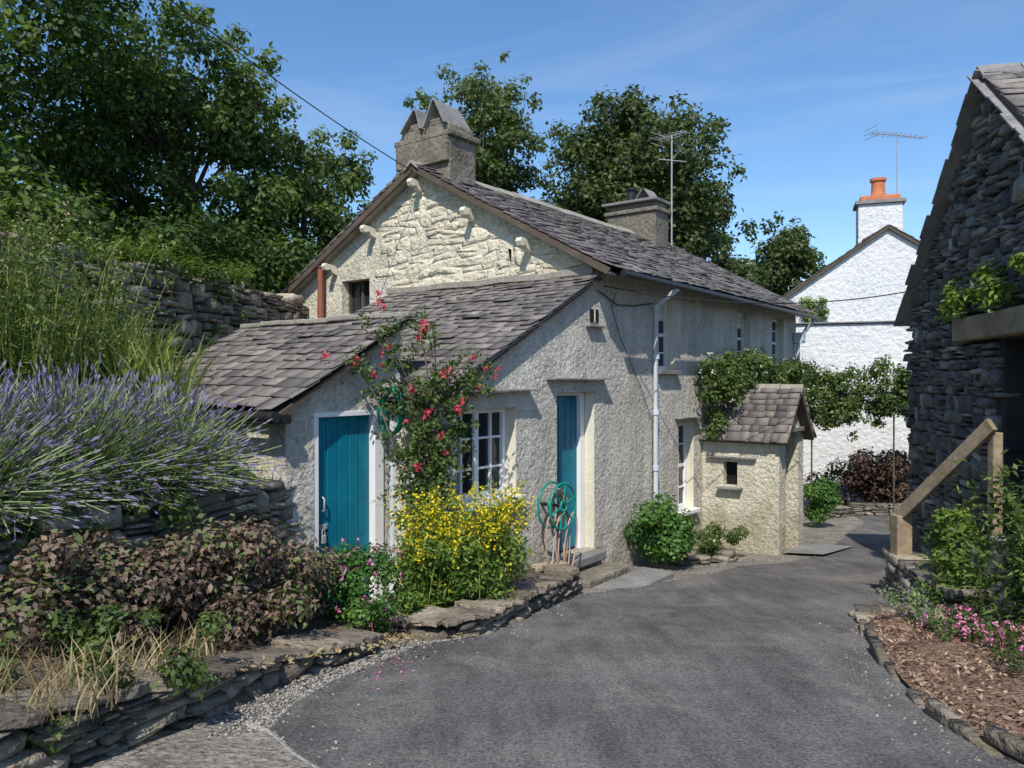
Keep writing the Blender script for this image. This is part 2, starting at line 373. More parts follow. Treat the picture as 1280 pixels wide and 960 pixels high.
def tree(name,loc,cc,rad,nc,nl,lf,mat,seed,trunk_r=.2,crf=(.2,.34),lo=.45,sq=.75,sprays=0):
    rng=np.random.default_rng(seed); root=empty(name); cc=np.array(cc,float); rad=np.array(rad,float)
    d=nrm(rng.normal(size=(nc,3))); f=lo+(1-lo)*rng.random(nc)**.6
    C=cc+d*f[:,None]*rad*.86; C[:,2]+=rng.normal(size=nc)*.1*rad[2]
    rc=rng.uniform(crf[0],crf[1],nc)*rad.mean()
    if sprays:
        d2=nrm(rng.normal(size=(sprays,3))+np.array([0,0,.5])); C2=cc+d2*rad*rng.uniform(.9,1.1,(sprays,1))
        C=np.concatenate([C,C2]); rc=np.concatenate([rc,rng.uniform(.06,.14,sprays)*rad.mean()])
    pos,nr,idx=cloud(rng,C,rc,nl,sq,.3,.5)
    tint=rng.normal(0,.16,len(C))
    hgt=(pos[:,2]-cc[2])/rad[2]*.08
    rnd=np.clip(.42+tint[idx]+hgt+rng.normal(0,.16,nl),0,1)
    leafmesh('foliage',pos,nr,lf,lf*.6,mat,root,rng,rnd)
    V=[];F=[]
    def add(pts):
        v,ff=trunk(pts); b0=len(V); V.extend(v); F.extend([tuple(i+b0 for i in q) for q in ff])
    top=cc+np.array([0,0,rad[2]*.5]); l0=np.array(loc,float)
    add([(l0,trunk_r*1.25),(l0+(cc-l0)*.35+rng.normal(size=3)*.08,trunk_r),(cc,trunk_r*.6),(top,trunk_r*.15)])
    for i in rng.choice(nc,min(nc,26),replace=False):
        t=rng.uniform(.3,.95); s=l0+(cc-l0)*t
        mid=(s+C[i])/2+rng.normal(size=3)*.12
        add([(s,trunk_r*.4),(mid,trunk_r*.24),(C[i],trunk_r*.06)])
    fast_mesh('trunk_and_limbs',V,F,M['bark'],root)
    return root
def shrub(name,C,rc,n,lf,wd,mat,seed,flowers=None,squash=.85,shell=.5,root=None,upw=.6,droop=.2,stems=0,base=None):
    rng=np.random.default_rng(seed)
    root=root or empty(name)
    pos,nr,idx=cloud(rng,C,rc,n,squash,shell,upw)
    tint=rng.normal(0,.15,len(C)); rnd=np.clip(.45+tint[idx]+rng.normal(0,.2,n),0,1)
    leafmesh('foliage',pos,nr,lf,wd,mat,root,rng,rnd,droop)
    if flowers:
        (nf,fm,fr,npet,fs)=flowers
        pos,nr,idx=cloud(rng,C,rc,nf,squash,.93,.5)
        pos=pos+nrm(nr)*.02
        P=np.repeat(pos,npet,0)+rng.normal(size=(nf*npet,3))*fr*.5
        nn=np.repeat(nr,npet,0)+rng.normal(size=(nf*npet,3))*.8
        leafmesh('flowers',P,nn,fs,fs*.8,fm,root,rng)
    if stems:
        C=np.asarray(C,float)
        for i in range(stems):
            c=C[rng.integers(len(C))]; b=np.array(base)+rng.normal(size=3)*np.array([.1,.1,0]); mid=(b+c)/2+rng.normal(size=3)*.06
            tube('stem_%d'%i,[b,mid,c],.007,M['bark'],root)
    return root
def blades(name,B,H,wd,lean,mat,root,seed,curve=.35,dirs=None):
    rng=np.random.default_rng(seed); B=np.asarray(B,float); n=len(B)
    if dirs is None:
        a=rng.uniform(0,2*np.pi,n); dirs=np.stack([np.cos(a),np.sin(a),np.zeros(n)],1)
    p=np.stack([-dirs[:,1],dirs[:,0],np.zeros(n)],1)
    ang=rng.uniform(0,np.pi,n)[:,None]; p=p*np.cos(ang)+dirs*np.sin(ang)
    H=(H*rng.uniform(.6,1.15,n))[:,None]; ln=(lean*rng.uniform(.3,1.3,n))[:,None]
    lv=[]
    for t,ws in ((0,.7),(.35,1),(.7,.8),(1,.08)):
        c=B+np.array([0,0,1])*H*(t-curve*.4*t*t*ln)+dirs*H*ln*(t**1.7)
        lv.append(c+p*wd*ws/2); lv.append(c-p*wd*ws/2)
    V=np.stack(lv,1).reshape(-1,3)
    b=(np.arange(n)*8)[:,None]
    F=np.concatenate([b+np.array([[2*i,2*i+1,2*i+3,2*i+2]]) for i in range(3)],1).reshape(-1,4)
    return fast_mesh(name,V,F,mat,root,np.repeat(rng.random(n),3)),V.reshape(n,8,3)[:,6:8].mean(1)
# ---------------------------------------------------------------- ground & road
ZY=[-60,-20,0,2.8,5.4,8.5,11.6,17,25,60,500]; ZZ=[6,2.3,.25,0,-.33,-.76,-1.08,-1.5,-1.9,-2.4,-2.4]
gz=lambda y: float(np.interp(y,ZY,ZZ))
V=[];F=[]
for y in ZY:
    for x in (-400,-6.2,14,400): V.append((x,y,gz(y)))
for i in range(len(ZY)-1):
    for j in range(3): a=i*4+j; F.append((a,a+1,a+5,a+4))
poly_mesh('ground',V,F,M['gravel'],recalc=False)
def strip(name,left,right,mat,dz):
    Y=sorted(set([y for y in ZY if min(left[0][1],right[0][1])<=y<=max(left[-1][1],right[-1][1])]+[p[1] for p in left]+[p[1] for p in right]))
    V=[];F=[]
    for y in Y:
        xl=np.interp(y,[p[1] for p in left],[p[0] for p in left]); xr=np.interp(y,[p[1] for p in right],[p[0] for p in right])
        for k in range(5): V.append((xl+(xr-xl)*k/4,y,gz(y)+dz))
    for i in range(len(Y)-1):
        for j in range(4): a=i*5+j; F.append((a,a+1,a+6,a+5))
    return poly_mesh(name,V,F,mat,recalc=False)
RL=[(-1.2,-12),(-.8,0),(-.5,2.7),(-.72,3.1),(-.98,3.4),(-1.2,3.75),(-1.22,4.1),(-1.12,4.6),(-.9,5.1),(-.72,5.6),(-.3,5.97),(-.05,6.4),(.15,6.9),(.42,7.6),(.7,8.2),(1.35,8.85),(1.9,9.2),(2.5,9.75),(3.1,10.5),(3.9,10.85),(4.7,11.7),(5.4,12.8),(6.3,14.4),(7.7,16.6),(8.1,19)]
RR=[(4.5,-12),(2.9,0),(2.25,3.0),(2.15,3.4),(2.2,4.1),(2.53,5.25),(3.0,6.5),(3.4,6.9),(4.1,8),(5.3,10.8),(6.6,13.2),(8.3,16.2),(14,19)]
strip('road',RL,RR,M['asphalt'],.006)
poly_mesh('stone_paving',[(-2.3,0,gz(0)+.012),(-.8,0,gz(0)+.012),(-.5,2.7,gz(2.7)+.012),(-2.1,2.7,gz(2.7)+.012),(-.72,3.1,gz(3.1)+.012),(-1.9,3.1,gz(3.1)+.012),(-1.2,3.7,gz(3.7)+.012),(-1.55,3.55,gz(3.55)+.012)],[(0,1,2,3),(3,2,4,5),(5,4,6,7)],M['gravel'],recalc=False)
tube('kerb_edging',[(-.5,2.7,gz(2.7)-.016),(-.72,3.1,gz(3.1)-.016),(-.98,3.4,gz(3.4)-.016),(-1.2,3.72,gz(3.72)-.016),(-1.32,3.83,gz(3.83)-.016)],.03,M['concrete'],None)
rng=np.random.default_rng(90); ly=[p[1] for p in RL]; lx=[p[0] for p in RL]
n=4200; yy=rng.uniform(2.6,6.0,n); xx=np.interp(yy,ly,lx)-np.abs(rng.normal(0,.16,n))+.02
n2=1500; y2=rng.uniform(8.8,16,n2); x2=np.interp(y2,ly,lx)-rng.random(n2)**1.3*1.0+.05
n3=260; y3=rng.uniform(2.8,9,n3); x3=np.interp(y3,ly,lx)+np.abs(rng.normal(0,.2,n3))
ry=[p[1] for p in RR]; rx=[p[0] for p in RR]
n4=260; y4=rng.uniform(2.8,9,n4); x4=np.interp(y4,ry,rx)-np.abs(rng.normal(0,.14,n4))-.04
xx=np.concatenate([xx,x2,x3,x4]); yy=np.concatenate([yy,y2,y3,y4]); zz=np.array([gz(t) for t in yy])+.006
pebbles('gravel_stones',np.stack([xx,yy,zz],1),.010,M['pebble'],None,rng)
# ---------------------------------------------------------------- cottage
H=Fr((1.08,9.8),(.607,.794),(-.794,.607)); u=H.u; v=H.v; ZU=Vector((0,0,1))
house=empty('stone_cottage')
prism('front_wall',[(-3,-2.5),(8.2,-2.5),(8.2,3.1),(.02,3.1),(0,2.9),(-3,1.40)],
 [(-2.68,-1.70,.33,1.30),(-.9,-.04,-.56,1.45),(1.72,2.3,1.74,2.82),(2.42,3.0,-.44,.93),(4.85,5.5,1.88,2.84),(6.69,7.4,1.86,2.84),(5.6,6.3,-.5,.8)],H(0,0),u,v,.42,M['rc'],house)
prism('gable_wall',[(.42,-2.5),(6.2,-2.5),(6.2,3.13),(3.1,4.8),(0.0,3.13),(0,3.1),(.42,3.1)],[(4.27,4.95,2.7,3.25)],H(0.004,0),v,u,.4,M['cream'],house)
prism('far_gable_wall',[(.42,-2.5),(6.2,-2.5),(6.2,3.1),(3.1,4.8),(0.42,3.3)],[],H(7.8,0),v,u,.4,M['rc'],house)
H.box('rear_wall',.42,7.8,5.8,6.2,-2.5,3.1,M['rc'],house,0)
H.box('lean_to_end_wall',-3.0,-2.7,.42,3.7,-2,1.42,M['cream'],house,0)
H.box('lean_to_rear_wall',-2.7,0,3.4,3.7,-2,1.5,M['cream'],house,0)
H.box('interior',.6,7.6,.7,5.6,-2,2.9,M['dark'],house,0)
def gmask(k,z,w,h):
    t=3.95-k
    top=4.74-abs(t-3.1)*.545 - .06
    return (.35<t<3.95) and z+h/2<top and z>2.98 and (t<3.6 or z>3.25)
p0=H(0.0,3.95);p1=H(0.0,.35)
stonewall('gable_rubble',[(p0.x,p0.y),(p1.x,p1.y)],[2.98,2.98],[4.8,4.8],-1,house,M['creamst'],(.1,.26),(.12,.5),.03,5,gmask,(.0,.026),False,gap=-.004,jit=.3,tilt=.08,thin=.065,chm=.32)
GO=.22
slates('front_roof_slates',H(-GO,-.35,2.98),u,v*3.45+ZU*1.88,8.7,3.93,house,e=.16,w=.25,seed=11,sag=.05)
slates('rear_roof_slates',H(-GO,6.55,2.98),u,-v*3.45+ZU*1.88,8.7,3.93,house,e=.2,w=.3,seed=12)
slates('lean_to_slates',H(-3.16,-.1,1.37),v,u*3.16+ZU*1.58,3.85,3.53,house,e=.15,w=.23,seed=13,sag=.03)
def ridge(name,s0,s1,z,fr_pt,parent,seg=.42,w=.15,mat=None,drop=.55):
    rng=random.Random(4); V=[];F=[]
    k=s0
    while k<s1:
        e=min(k+seg-.012,s1); b0=len(V); j=rng.uniform(-.012,.012)
        for kk in (k,e):
            for (o,zz) in ((-w,-w*drop),(0,.04),(w,-w*drop),(w-.01,-w*drop-.03),(0,.0),(-w+.01,-w*drop-.03)):
                V.append(fr_pt(kk,o,z+zz+j))
        for i in range(6):
            q=(i+1)%6; F.append((b0+i,b0+q,b0+6+q,b0+6+i))
        F.append(tuple(b0+i for i in range(6))); F.append(tuple(b0+6+i for i in range(5,-1,-1)))
        k+=seg
    return poly_mesh(name,V,F,mat or M['ridge'],parent)
ridge('ridge_tiles',-GO-.02,8.5,4.875,lambda k,o,z:H(k,3.1+o,z),house)
for nm,t0,t1 in (('barge_right',-.3,3.1),('barge_left',6.5,3.1)):
    beam(nm,H(-GO+.035,t0,2.945),H(-GO+.035,t1,4.80),.04,.09,M['darkwood'],house)
    beam(nm+'_soffit',H(-.10,t0,2.92),H(-.10,t1,4.77),GO-.05,.03,M['ridge'],house)
for i,(t,dz) in enumerate(((1.05,.1),(2.05,.1),(3.1,.14),(4.15,.1),(5.1,.1))):
    z=4.69-abs(t-3.1)*.545-.09
    prof=[(0,0),(.25,.03),(.28,-.02),(.25,-.08),(.2,-.085),(.15,-.06),(.1,-.12),(0,-.15)]
    VV=[H(-a,t+sd,z+b) for sd in (-.045,.045) for a,b in prof]; n_=len(prof)
    FF=[tuple(range(n_)),tuple(range(2*n_-1,n_-1,-1))]+[(j,(j+1)%n_,(j+1)%n_+n_,j+n_) for j in range(n_)]
    poly_mesh('purlin_end_%d'%i,VV,FF,M['creamsm'],house,bevel=.005)
pts=[H(-.03,.02+i*.38,2.99+.012*math.sin(i*2.1)) for i in range(11)]
for i in range(10): beam('mortar_fillet_%d'%i,pts[i],pts[i+1],.07,.09,M['ridge'],house,.01)
beam('lean_to_verge_mortar',H(-3.1,-.03,1.345),H(0,-.03,2.885),.05,.06,M['ridge'],house)
def chimney(pre,s0,s1,t0,t1,zb,zt):
    H.box(pre+'_stack',s0,s1,t0,t1,zb,zt-.22,M['chim'],house,.02)
    H.box(pre+'_band',s0-.05,s1+.05,t0-.06,t1+.06,zt-.22,zt-.13,M['chim'],house,.02)
    H.box(pre+'_top',s0+.02,s1-.02,t0+.02,t1-.02,zt-.13,zt,M['chim'],house,.03)
chimney('near_chimney',.03,.64,2.55,3.62,3.9,5.46)
H.box('near_chimney_front',-.04,.029,2.55,3.62,4.86,5.235,M['chim'],house,.01)
for i,(t,hh_,ln_) in enumerate(((2.83,.40,.05),(3.32,.33,-.04))):
    for sgn in (-1,1):
        a=[H(-.03,t+sgn*.2,5.44),H(.6,t+sgn*.2,5.44),H(.57,t+ln_+sgn*.014,5.44+hh_-.03),H(.02,t+ln_+sgn*.014,5.44+hh_)]
        VV=a+[p+v*sgn*.03 for p in a]
        poly_mesh('cowl_slate_%d_%d'%(i,sgn),VV,BF,M['slateflat'],house)
H.box('cowl_block',.08,.5,2.7,3.5,5.45,5.58,M['chim'],house,.03)
chimney('far_chimney',6.6,7.25,2.5,3.7,3.9,5.5)
H.box('far_chimney_slab',6.5,7.32,2.45,3.78,5.5,5.56,M['slateflat'],house,.01)
lathe('far_chimney_pot',H(6.9,3.25,5.55),[(.12,0),(.13,.03),(.1,.06),(.09,.3),(.13,.32),(.13,.36),(0,.37)],M['iron'],house)
for sgn in (-1,1):
    a=[H(6.7,2.85+sgn*.2,5.56),H(7.15,2.85+sgn*.2,5.56),H(7.15,2.85+sgn*.01,5.82),H(6.7,2.85+sgn*.01,5.82)]
    poly_mesh('far_cowl_%d'%sgn,a+[p+v*sgn*.03 for p in a],BF,M['slateflat'],house)
lathe('rear_flue',H(4.2,4.6,4.0),[(.11,0),(.1,1.3),(.13,1.32),(.13,1.38),(0,1.4)],M['chim'],house)
tube('gutter',[H(-.05,-.42,2.93),H(8.45,-.42,2.9)],.045,M['iron'],house)
tube('downpipe',[H(1.5,-.42,2.88),H(1.52,-.3,2.8),H(1.54,-.07,2.66),H(1.54,-.07,-.85)],.038,M['pipeb'],house)
tube('downpipe_far',[H(8.12,-.42,2.86),H(8.1,-.3,2.75),H(8.08,-.08,2.4),H(8.08,-.08,-1.3)],.042,M['pipeb'],house)
for z in (.3,1.1,1.9,2.6):
    tube('pipe_collar_%.1f'%z,[H(1.54,-.07,z),H(1.54,-.07,z+.07)],.05,M['pipeb'],house)
H.box('downpipe_hopper',7.98,8.2,-.2,-.02,2.38,2.6,M['pipeb'],house)
def window(pre,f,s0,s1,z0,z1,t,cols,rows,parent,sill=True,mat=None,split=None,curtain=False):
    w=.055; mt=mat or M['white']
    f.box(pre+'_glass',s0,s1,t+.045,t+.055,z0,z1,M['glass'],parent,0)
    if curtain: f.box(pre+'_blind',s0+w,s1-w,t+.035,t+.044,z1-.3*(z1-z0),z1-w,M['creamsm'],parent,0)
    f.box(pre+'_jamb_l',s0+.002,s0+w,t,t+.07,z0,z1-.003,mt,parent); f.box(pre+'_jamb_r',s1-w,s1-.002,t,t+.07,z0,z1-.003,mt,parent)
    f.box(pre+'_head',s0+w,s1-w,t+.002,t+.07,z1-w,z1-.004,mt,parent); f.box(pre+'_bottom',s0+w,s1-w,t+.002,t+.07,z0+.004,z0+w*1.3,mt,parent)
    for i in range(1,cols):
        x=s0+(s1-s0)*i/cols; wd=.034 if (split and i==split) else .013
        f.box(pre+'_mullion_%d'%i,x-wd,x+wd,t+.012,t+.06,z0+w*1.3,z1-w,mt,parent,.002)
    for i in range(1,rows):
        z=z0+(z1-z0)*i/rows; hh=.024 if (i*2==rows) else .012
        f.box(pre+'_bar_%d'%i,s0+w,s1-w,t+.016,t+.056,z-hh,z+hh,mt,parent,.002)
    if sill: f.box(pre+'_sill',s0-.06,s1+.06,-.09,t+.0,z0-.055,z0+.005,sill if not isinstance(sill,bool) else mt,parent,.006)
window('lean_to_window',H,-2.68,-1.70,.33,1.30,.15,4,3,house,True,split=2)
window('first_floor_window',H,1.72,2.3,1.74,2.82,.12,2,4,house,M['slateflat'],curtain=True)
window('ground_window',H,2.42,3.0,-.44,.93,.12,2,4,house,True)
window('first_floor_window_b',H,4.85,5.5,1.88,2.84,.12,2,4,house,M['slateflat'],curtain=True)
window('first_floor_window_c',H,6.69,7.4,1.86,2.84,.12,2,4,house,M['slateflat'])
window('ground_window_b',H,5.6,6.3,-.5,.8,.12,2,4,house,True)
for i,(a,z0,z1,e_) in enumerate(((-1.70,.335,1.295,.148),(-.04,-.555,1.445,.148),(2.3,1.75,2.81,.118),(3.0,-.43,.925,.118),(5.5,1.89,2.83,.118),(7.4,1.87,2.83,.118))):
    H.box('reveal_liner_%d'%i,a-.006,a-.001,.004,e_,z0,z1,M['creamsm'],house,0)
H.box('attic_window_glass',.2,.21,4.27,4.95,2.7,3.25,M['glass'],house,0)
for nm,a in (('a',4.29),('b',4.61),('c',4.93)): H.box('attic_window_bar_'+nm,.15,.2,a-.02,a+.02,2.7,3.25,M['darkwood'],house,0)
def drip(pre,s0,s1,z):
    rng=random.Random(int(s0*10)); x=s0; i=0
    while x<s1:
        e=min(x+rng.uniform(.2,.34),s1); dz=rng.uniform(-.008,.008)
        H.box('%s_%d'%(pre,i),x,e-.006,-.10-rng.uniform(0,.03),.02,z+dz,z+.022+dz,M['slateflat'],house,.003); x=e;i+=1
drip('window_drip',-2.75,-1.45,1.47); drip('door_drip',-1.12,.18,1.60); drip('ground_window_drip',2.3,3.1,1.0)
H.box('vent_shade_plate',-.16,.04,-.012,.02,2.34,2.5,M['dark'],house,0)  # near-black plate on the wall face; its colour stands in for the niche's shade
H.box('vent_sill',-.26,.12,-.07,.01,2.27,2.295,M['slateflat'],house,.003)
H.box('vent_bar',-.07,-.05,-.02,-.005,2.34,2.5,M['creamsm'],house,0)
def plank_door(pre,f,s0,s1,z0,z1,t,n,parent):
    w=(s1-s0)/n
    for i in range(n):
        f.box('%s_plank_%d'%(pre,i),s0+i*w+.004,s0+(i+1)*w-.004,t,t+.04,z0,z1,M['teal'],parent,.009)
    f.box(pre+'_backing',s0,s1,t+.041,t+.05,z0,z1,M['dark'],parent,0)
plank_door('front_door',H,-.86,-.14,-.53,1.40,.2,5,house)
H.box('door_frame_r',-.139,-.05,.15,.26,-.56,1.44,M['white'],house); H.box('door_frame_top',-.89,-.14,.15,.26,1.405,1.445,M['white'],house)
H.box('door_frame_l',-.895,-.863,.15,.26,-.56,1.40,M['white'],house)
H.box('door_threshold',-.98,.0,-.16,.2,-.68,-.562,M['slateflat'],house,.02)
H.box('door_step',-1.0,.02,-.5,-.162,-1.2,-.70,M['chim'],house,.03)
H.box('slate_step',-.9,.3,-.95,-.502,-1.3,-.775,M['slateflat'],house,.02)
tube('soil_pipe',[H(-.12,5.35,1.9),H(-.12,5.35,3.62)],.055,M['brownpipe'],house)
tube('soil_pipe_collar',[H(-.12,5.35,3.5),H(-.12,5.35,3.62)],.075,M['brownpipe'],house)
tube('wall_cable',[H(-.02,-.03,2.75),H(.5,-.03,2.6),H(1.0,-.03,2.63),H(1.5,-.03,2.7)],.009,M['cable'],house)
tube('wall_cable_b',[H(.45,-.03,2.75),H(.35,-.03,2.55),H(.55,-.03,2.2),H(1.15,-.03,1.5),H(1.5,-.03,1.0),H(1.52,-.03,-.2)],.005,M['cable'],house)
# shed
sz=lambda s: 1.40+(s+4.26)*.57
prism('shed_front_wall',[(-4.26,-1.5),(-2.85,-1.5),(-2.85,sz(-2.85)-.02),(-4.26,1.38)],[(-3.95,-3.17,-.62,1.29)],H(0,.64),u,v,.2,M['rc'],house)
H.box('shed_left_wall',-4.26,-4.06,.84,3.3,-1.5,1.38,M['cream'],house,0)
H.box('shed_right_wall',-3.04,-2.85,.84,3.3,-1.5,2.12,M['cream'],house,0)
H.box('shed_rear_wall',-4.06,-3.04,3.1,3.3,-1.5,1.42,M['cream'],house,0)
slates('shed_slates',H(-4.44,.5,1.33),v,u*1.64+ZU*.935,2.95,1.885,house,e=.15,w=.25,seed=21,sag=.02)
for i in range(7):
    a=.48+i*.425; H.box('shed_ridge_tile_%d'%i,-2.9,-2.72,a,a+.415,2.245+.006*(i%3),2.3+.006*(i%3),M['ridge'],house,.012)
plank_door('shed_door',H,-3.89,-3.22,-.6,1.25,.7,5,house)
H.box('shed_frame_l',-3.948,-3.892,.645,.75,-.6,1.285,M['white'],house); H.box('shed_frame_r',-3.218,-3.10,.62,.75,-.62,1.30,M['white'],house)
H.box('shed_frame_top',-3.95,-3.22,.63,.75,1.252,1.30,M['white'],house)
tube('shed_downpipe',[H(-3.0,.6,1.4),H(-3.0,.6,-.6)],.035,M['pipeb'],house)
tube('shed_door_handle',[H(-3.82,.69,.5),H(-3.82,.655,.48),H(-3.82,.655,.38),H(-3.82,.69,.36)],.01,M['alu'],house)
H.box('shed_bolt_plate',-3.885,-3.76,.685,.698,.19,.24,M['alu'],house); H.box('padlock',-3.84,-3.79,.66,.69,.06,.14,M['alu'],house,.008)
tube('padlock_shackle',[H(-3.83,.675,.14),H(-3.83,.675,.19),H(-3.8,.675,.19),H(-3.8,.675,.14)],.006,M['alu'],house)
tube('shed_gutter',[H(-4.48,.48,1.28),H(-4.48,3.4,1.26)],.05,M['iron'],house)
H.box('shed_gutter_end',-4.5,-4.3,.5,.56,1.22,1.3,M['iron'],house)
# porch
pf=H(3.32,0)
prism('porch_side_wall',[(0,-2),(1.0,-2),(1.0,.72),(0,.72)],[(.36,.59,-.08,.30)],pf,-v,u,.22,M['cream'],house)
H.box('porch_slit_dark',3.46,3.5,-.6,-.34,-.1,.32,M['dark'],house,0)
H.box('porch_slit_sill',3.2,3.32,-.68,-.28,-.13,-.1,M['slateflat'],house,.004); H.box('porch_slit_lintel',3.24,3.318,-.9,-.1,.36,.385,M['slateflat'],house,.004)
prism('porch_front_wall',[(0,-2),(1.2,-2),(1.2,.72),(.6,1.38),(0,.72)],[(.3,.93,-1.9,.78)],H(3.32,-1.25),u,v,.25,M['cream'],house)
H.box('porch_right_wall',4.3,4.52,-1.0,0,-2,.72,M['cream'],house,0)
slates('porch_slates_l',H(3.2,0,.64),-v,u*.72+ZU*.84,1.42,1.1,house,e=.13,w=.2,seed=31)
slates('porch_slates_r',H(4.64,0,.64),-v,-u*.72+ZU*.84,1.42,1.1,house,e=.13,w=.2,seed=32)
ridge('porch_ridge',0,1.44,1.5,lambda k,o,z:H(3.92+o,-k,z),house,seg=.36,w=.08,drop=1.0)
H.box('porch_lintel',3.55,4.35,-1.32,-1.252,.78,.84,M['slateflat'],house)
H.box('porch_inner_door',3.6,4.25,-.03,-.01,-1.1,.8,M['darkwood'],house,0)
poly_mesh('porch_path',[tuple(H(3.4,-1.27,gz(11.6)+.03)),tuple(H(4.5,-1.27,gz(12.4)+.04)),tuple(H(4.9,-1.95,gz(12.4)+.02)),tuple(H(3.5,-1.85,gz(11.2)+.02))],[(0,1,2,3)],M['slateflat'],recalc=False)
# ---------------------------------------------------------------- hose reel, hose coil
reel=empty('hose_reel'); c=H(-1.22,-.24,.17)
for r_,tt in ((.26,-.06),(.26,.1),(.06,-.07),(.06,.1)):
    tube('rim',[c+u*r_*math.cos(a)+ZU*r_*math.sin(a)+v*tt for a in np.linspace(0,2*math.pi,28,endpoint=False)],.013,M['hose'],reel,True)
for k in range(3):
    a=k*math.pi/3+.3; tube('spoke',[c-v*.06-u*.26*math.cos(a)-ZU*.26*math.sin(a),c-v*.06+u*.26*math.cos(a)+ZU*.26*math.sin(a)],.011,M['hose'],reel)
pts=[]
for i in range(200):
    a=i/200*2*math.pi*9; r_=.14+.012*(i//40); pts.append(c+u*r_*math.cos(a)+ZU*r_*math.sin(a)+v*(-.04+.12*((i/23)%1)))
tube('wound_hose',pts,.012,M['hoseb'],reel)
for j,(dx,dz) in enumerate(((-.12,-.75),(.08,-.85),(.0,-.6),(.16,-.7))):
    pts=[c+u*(dx*.4*math.cos(t)+dx+.12*math.sin(t))+ZU*(dz/2-.1+dz/2*math.cos(t+math.pi)) +v*(-.02*j) for t in np.linspace(0,2*math.pi,24)]
    tube('hanging_hose',pts,.009,M['hoseb'],reel)
tube('bracket',[c+v*.24+ZU*.0,c-v*.08],.02,M['iron'],reel)
for sx in (-.16,.16): tube('reel_leg',[c+u*sx*.3,c+u*sx+ZU*-1.0],.01,M['alu'],reel)
coil=empty('garden_hose_coil'); c=H(-3.14,.4,1.3)
for j in range(8):
    rr=.16+.03*random.random(); ph=random.random()*.03
    tube('loop',[c+v*(rr*.85*math.cos(a)+ph)+ZU*(rr*1.25*math.sin(a)-ph)-u*(.012*j+.01) for a in np.linspace(0,2*math.pi,26,endpoint=False)],.010,M['hose'],coil,True)
tube('hook',[c+ZU*.2+u*.14,c+ZU*.2-u*.1],.01,M['iron'],coil)
# ---------------------------------------------------------------- white house
wh=empty('white_house')
W=Fr((7.2,20.5),(.94,-.34),(.34,.94)); wa=W.u; wd_=W.v
prism('gable',[(0,-3),(5.2,-3),(5.2,3.65),(2.6,5.5),(0,3.75)],[],W(0,0),wa,wd_,.4,M['whitew'],wh)
W.box('side_walls',0,5.2,.4,9,-3,3.6,M['whitew'],wh,0)
slates('roof_left',W(-.15,-.12,3.66),wd_,wa*2.75+ZU*1.9,9.2,3.34,wh,seed=41,e=.28,w=.4)
slates('roof_right',W(5.35,-.12,3.66),wd_,-wa*2.75+ZU*1.9,9.2,3.34,wh,seed=42,e=.28,w=.4)
W.box('lower_projection',.35,5.0,-.3,-.001,-3,3.05,M['whitew'],wh,.05)
W.box('projection_slates',.3,5.05,-.37,-.002,3.06,3.1,M['slateflat'],wh,.01)
W.box('chimney_stack',1.9,2.95,.02,.75,4.4,6.15,M['whitew'],wh,.03)
W.box('chimney_band',1.83,3.02,-.05,.82,6.15,6.24,M['slateflat'],wh,.01)
W.box('chimney_cap',1.95,2.9,.05,.7,6.24,6.38,M['terra'],wh,.03)
q=W(2.4,.35,6.38)
lathe('chimney_pot',(q.x,q.y,q.z),[(.2,0),(.2,.06),(.17,.1),(.16,.38),(.2,.41),(.2,.48),(.14,.48),(.14,.3)],M['terra'],wh)
tube('downpipe',[W(.12,-.08,3.6),W(.12,-.08,-1.6)],.05,M['pipeb'],wh)
def antenna(base,h,L_,n,dirv):
    a=empty('tv_antenna'); t=Vector(base)+ZU*h; dirv=Vector(dirv).normalized(); s=Vector((-dirv.y,dirv.x,0))
    tube('mast',[base,t],.018,M['alu'],a); tube('boom',[t-dirv*L_/2,t+dirv*L_/2],.014,M['alu'],a)
    for i in range(n):
        p=t-dirv*L_/2+dirv*L_*i/(n-1); e=.14+.1*(1-i/n)
        tube('element_%d'%i,[p-s*e+ZU*.0,p+s*e],.008,M['alu'],a)
    for z in (-.12,.12): tube('reflector',[t-dirv*L_/2-s*.25+ZU*z,t-dirv*L_/2+s*.25+ZU*z],.008,M['alu'],a)
    return a
an=antenna(H(7.3,2.45,4.6),2.45,.75,8,(.5,-.6,0))
tube('lower_boom',[H(7.3,2.45,6.5)-Vector((.3,.1,0)),H(7.3,2.45,6.5)+Vector((.35,.1,0))],.012,M['alu'],an)
antenna(W(2.85,.35,5.9),2.05,1.6,11,(1,.25,0))
# ---------------------------------------------------------------- barn
barn=empty('slate_barn'); bd=Vector((-.21,-.978,0)).normalized()
bn_out=Vector((-.978,.21,0)).normalized()
B0=Vector((5.78,11,0)); K=5.72; BZ=.12
top=lambda k: 2.42+BZ+ (2.86-abs(k-2.86))*.80
prism('gable_core',[(0,-2.5),(K,-2.5),(K,2.4+BZ),(2.86,4.68+BZ),(0,2.4+BZ)],[(3.15,4.55,-.3,2.02)],B0,bd,-bn_out,.5,M['mortar'],barn)
def bmask(k,z,w,h):
    if 3.15-w*.35<k<4.55+w*.35 and z<2.04: return False
    if 2.15<k<4.85 and 2.0<z<2.34: return False
    return z+h*.4<top(k)-.05
E=B0+bd*K
bo=B0+bn_out*.07; eo=E+bn_out*.07
stonewall('gable_stones',[(bo.x,bo.y),(eo.x,eo.y)],[-1.5,-1.0],[5.1,5.1],-1,barn,M['barnstone'],(.09,.24),(.1,.36),.2,7,bmask,(.01,.06),False,gap=.012,jit=.2,tilt=.07,thin=.05)
prism('far_side',[(0,-2.5),(7,-2.5),(7,2.5),(0,2.5)],[],B0-bn_out*.5,-bn_out,bd,.4,M['barnstone'],barn)
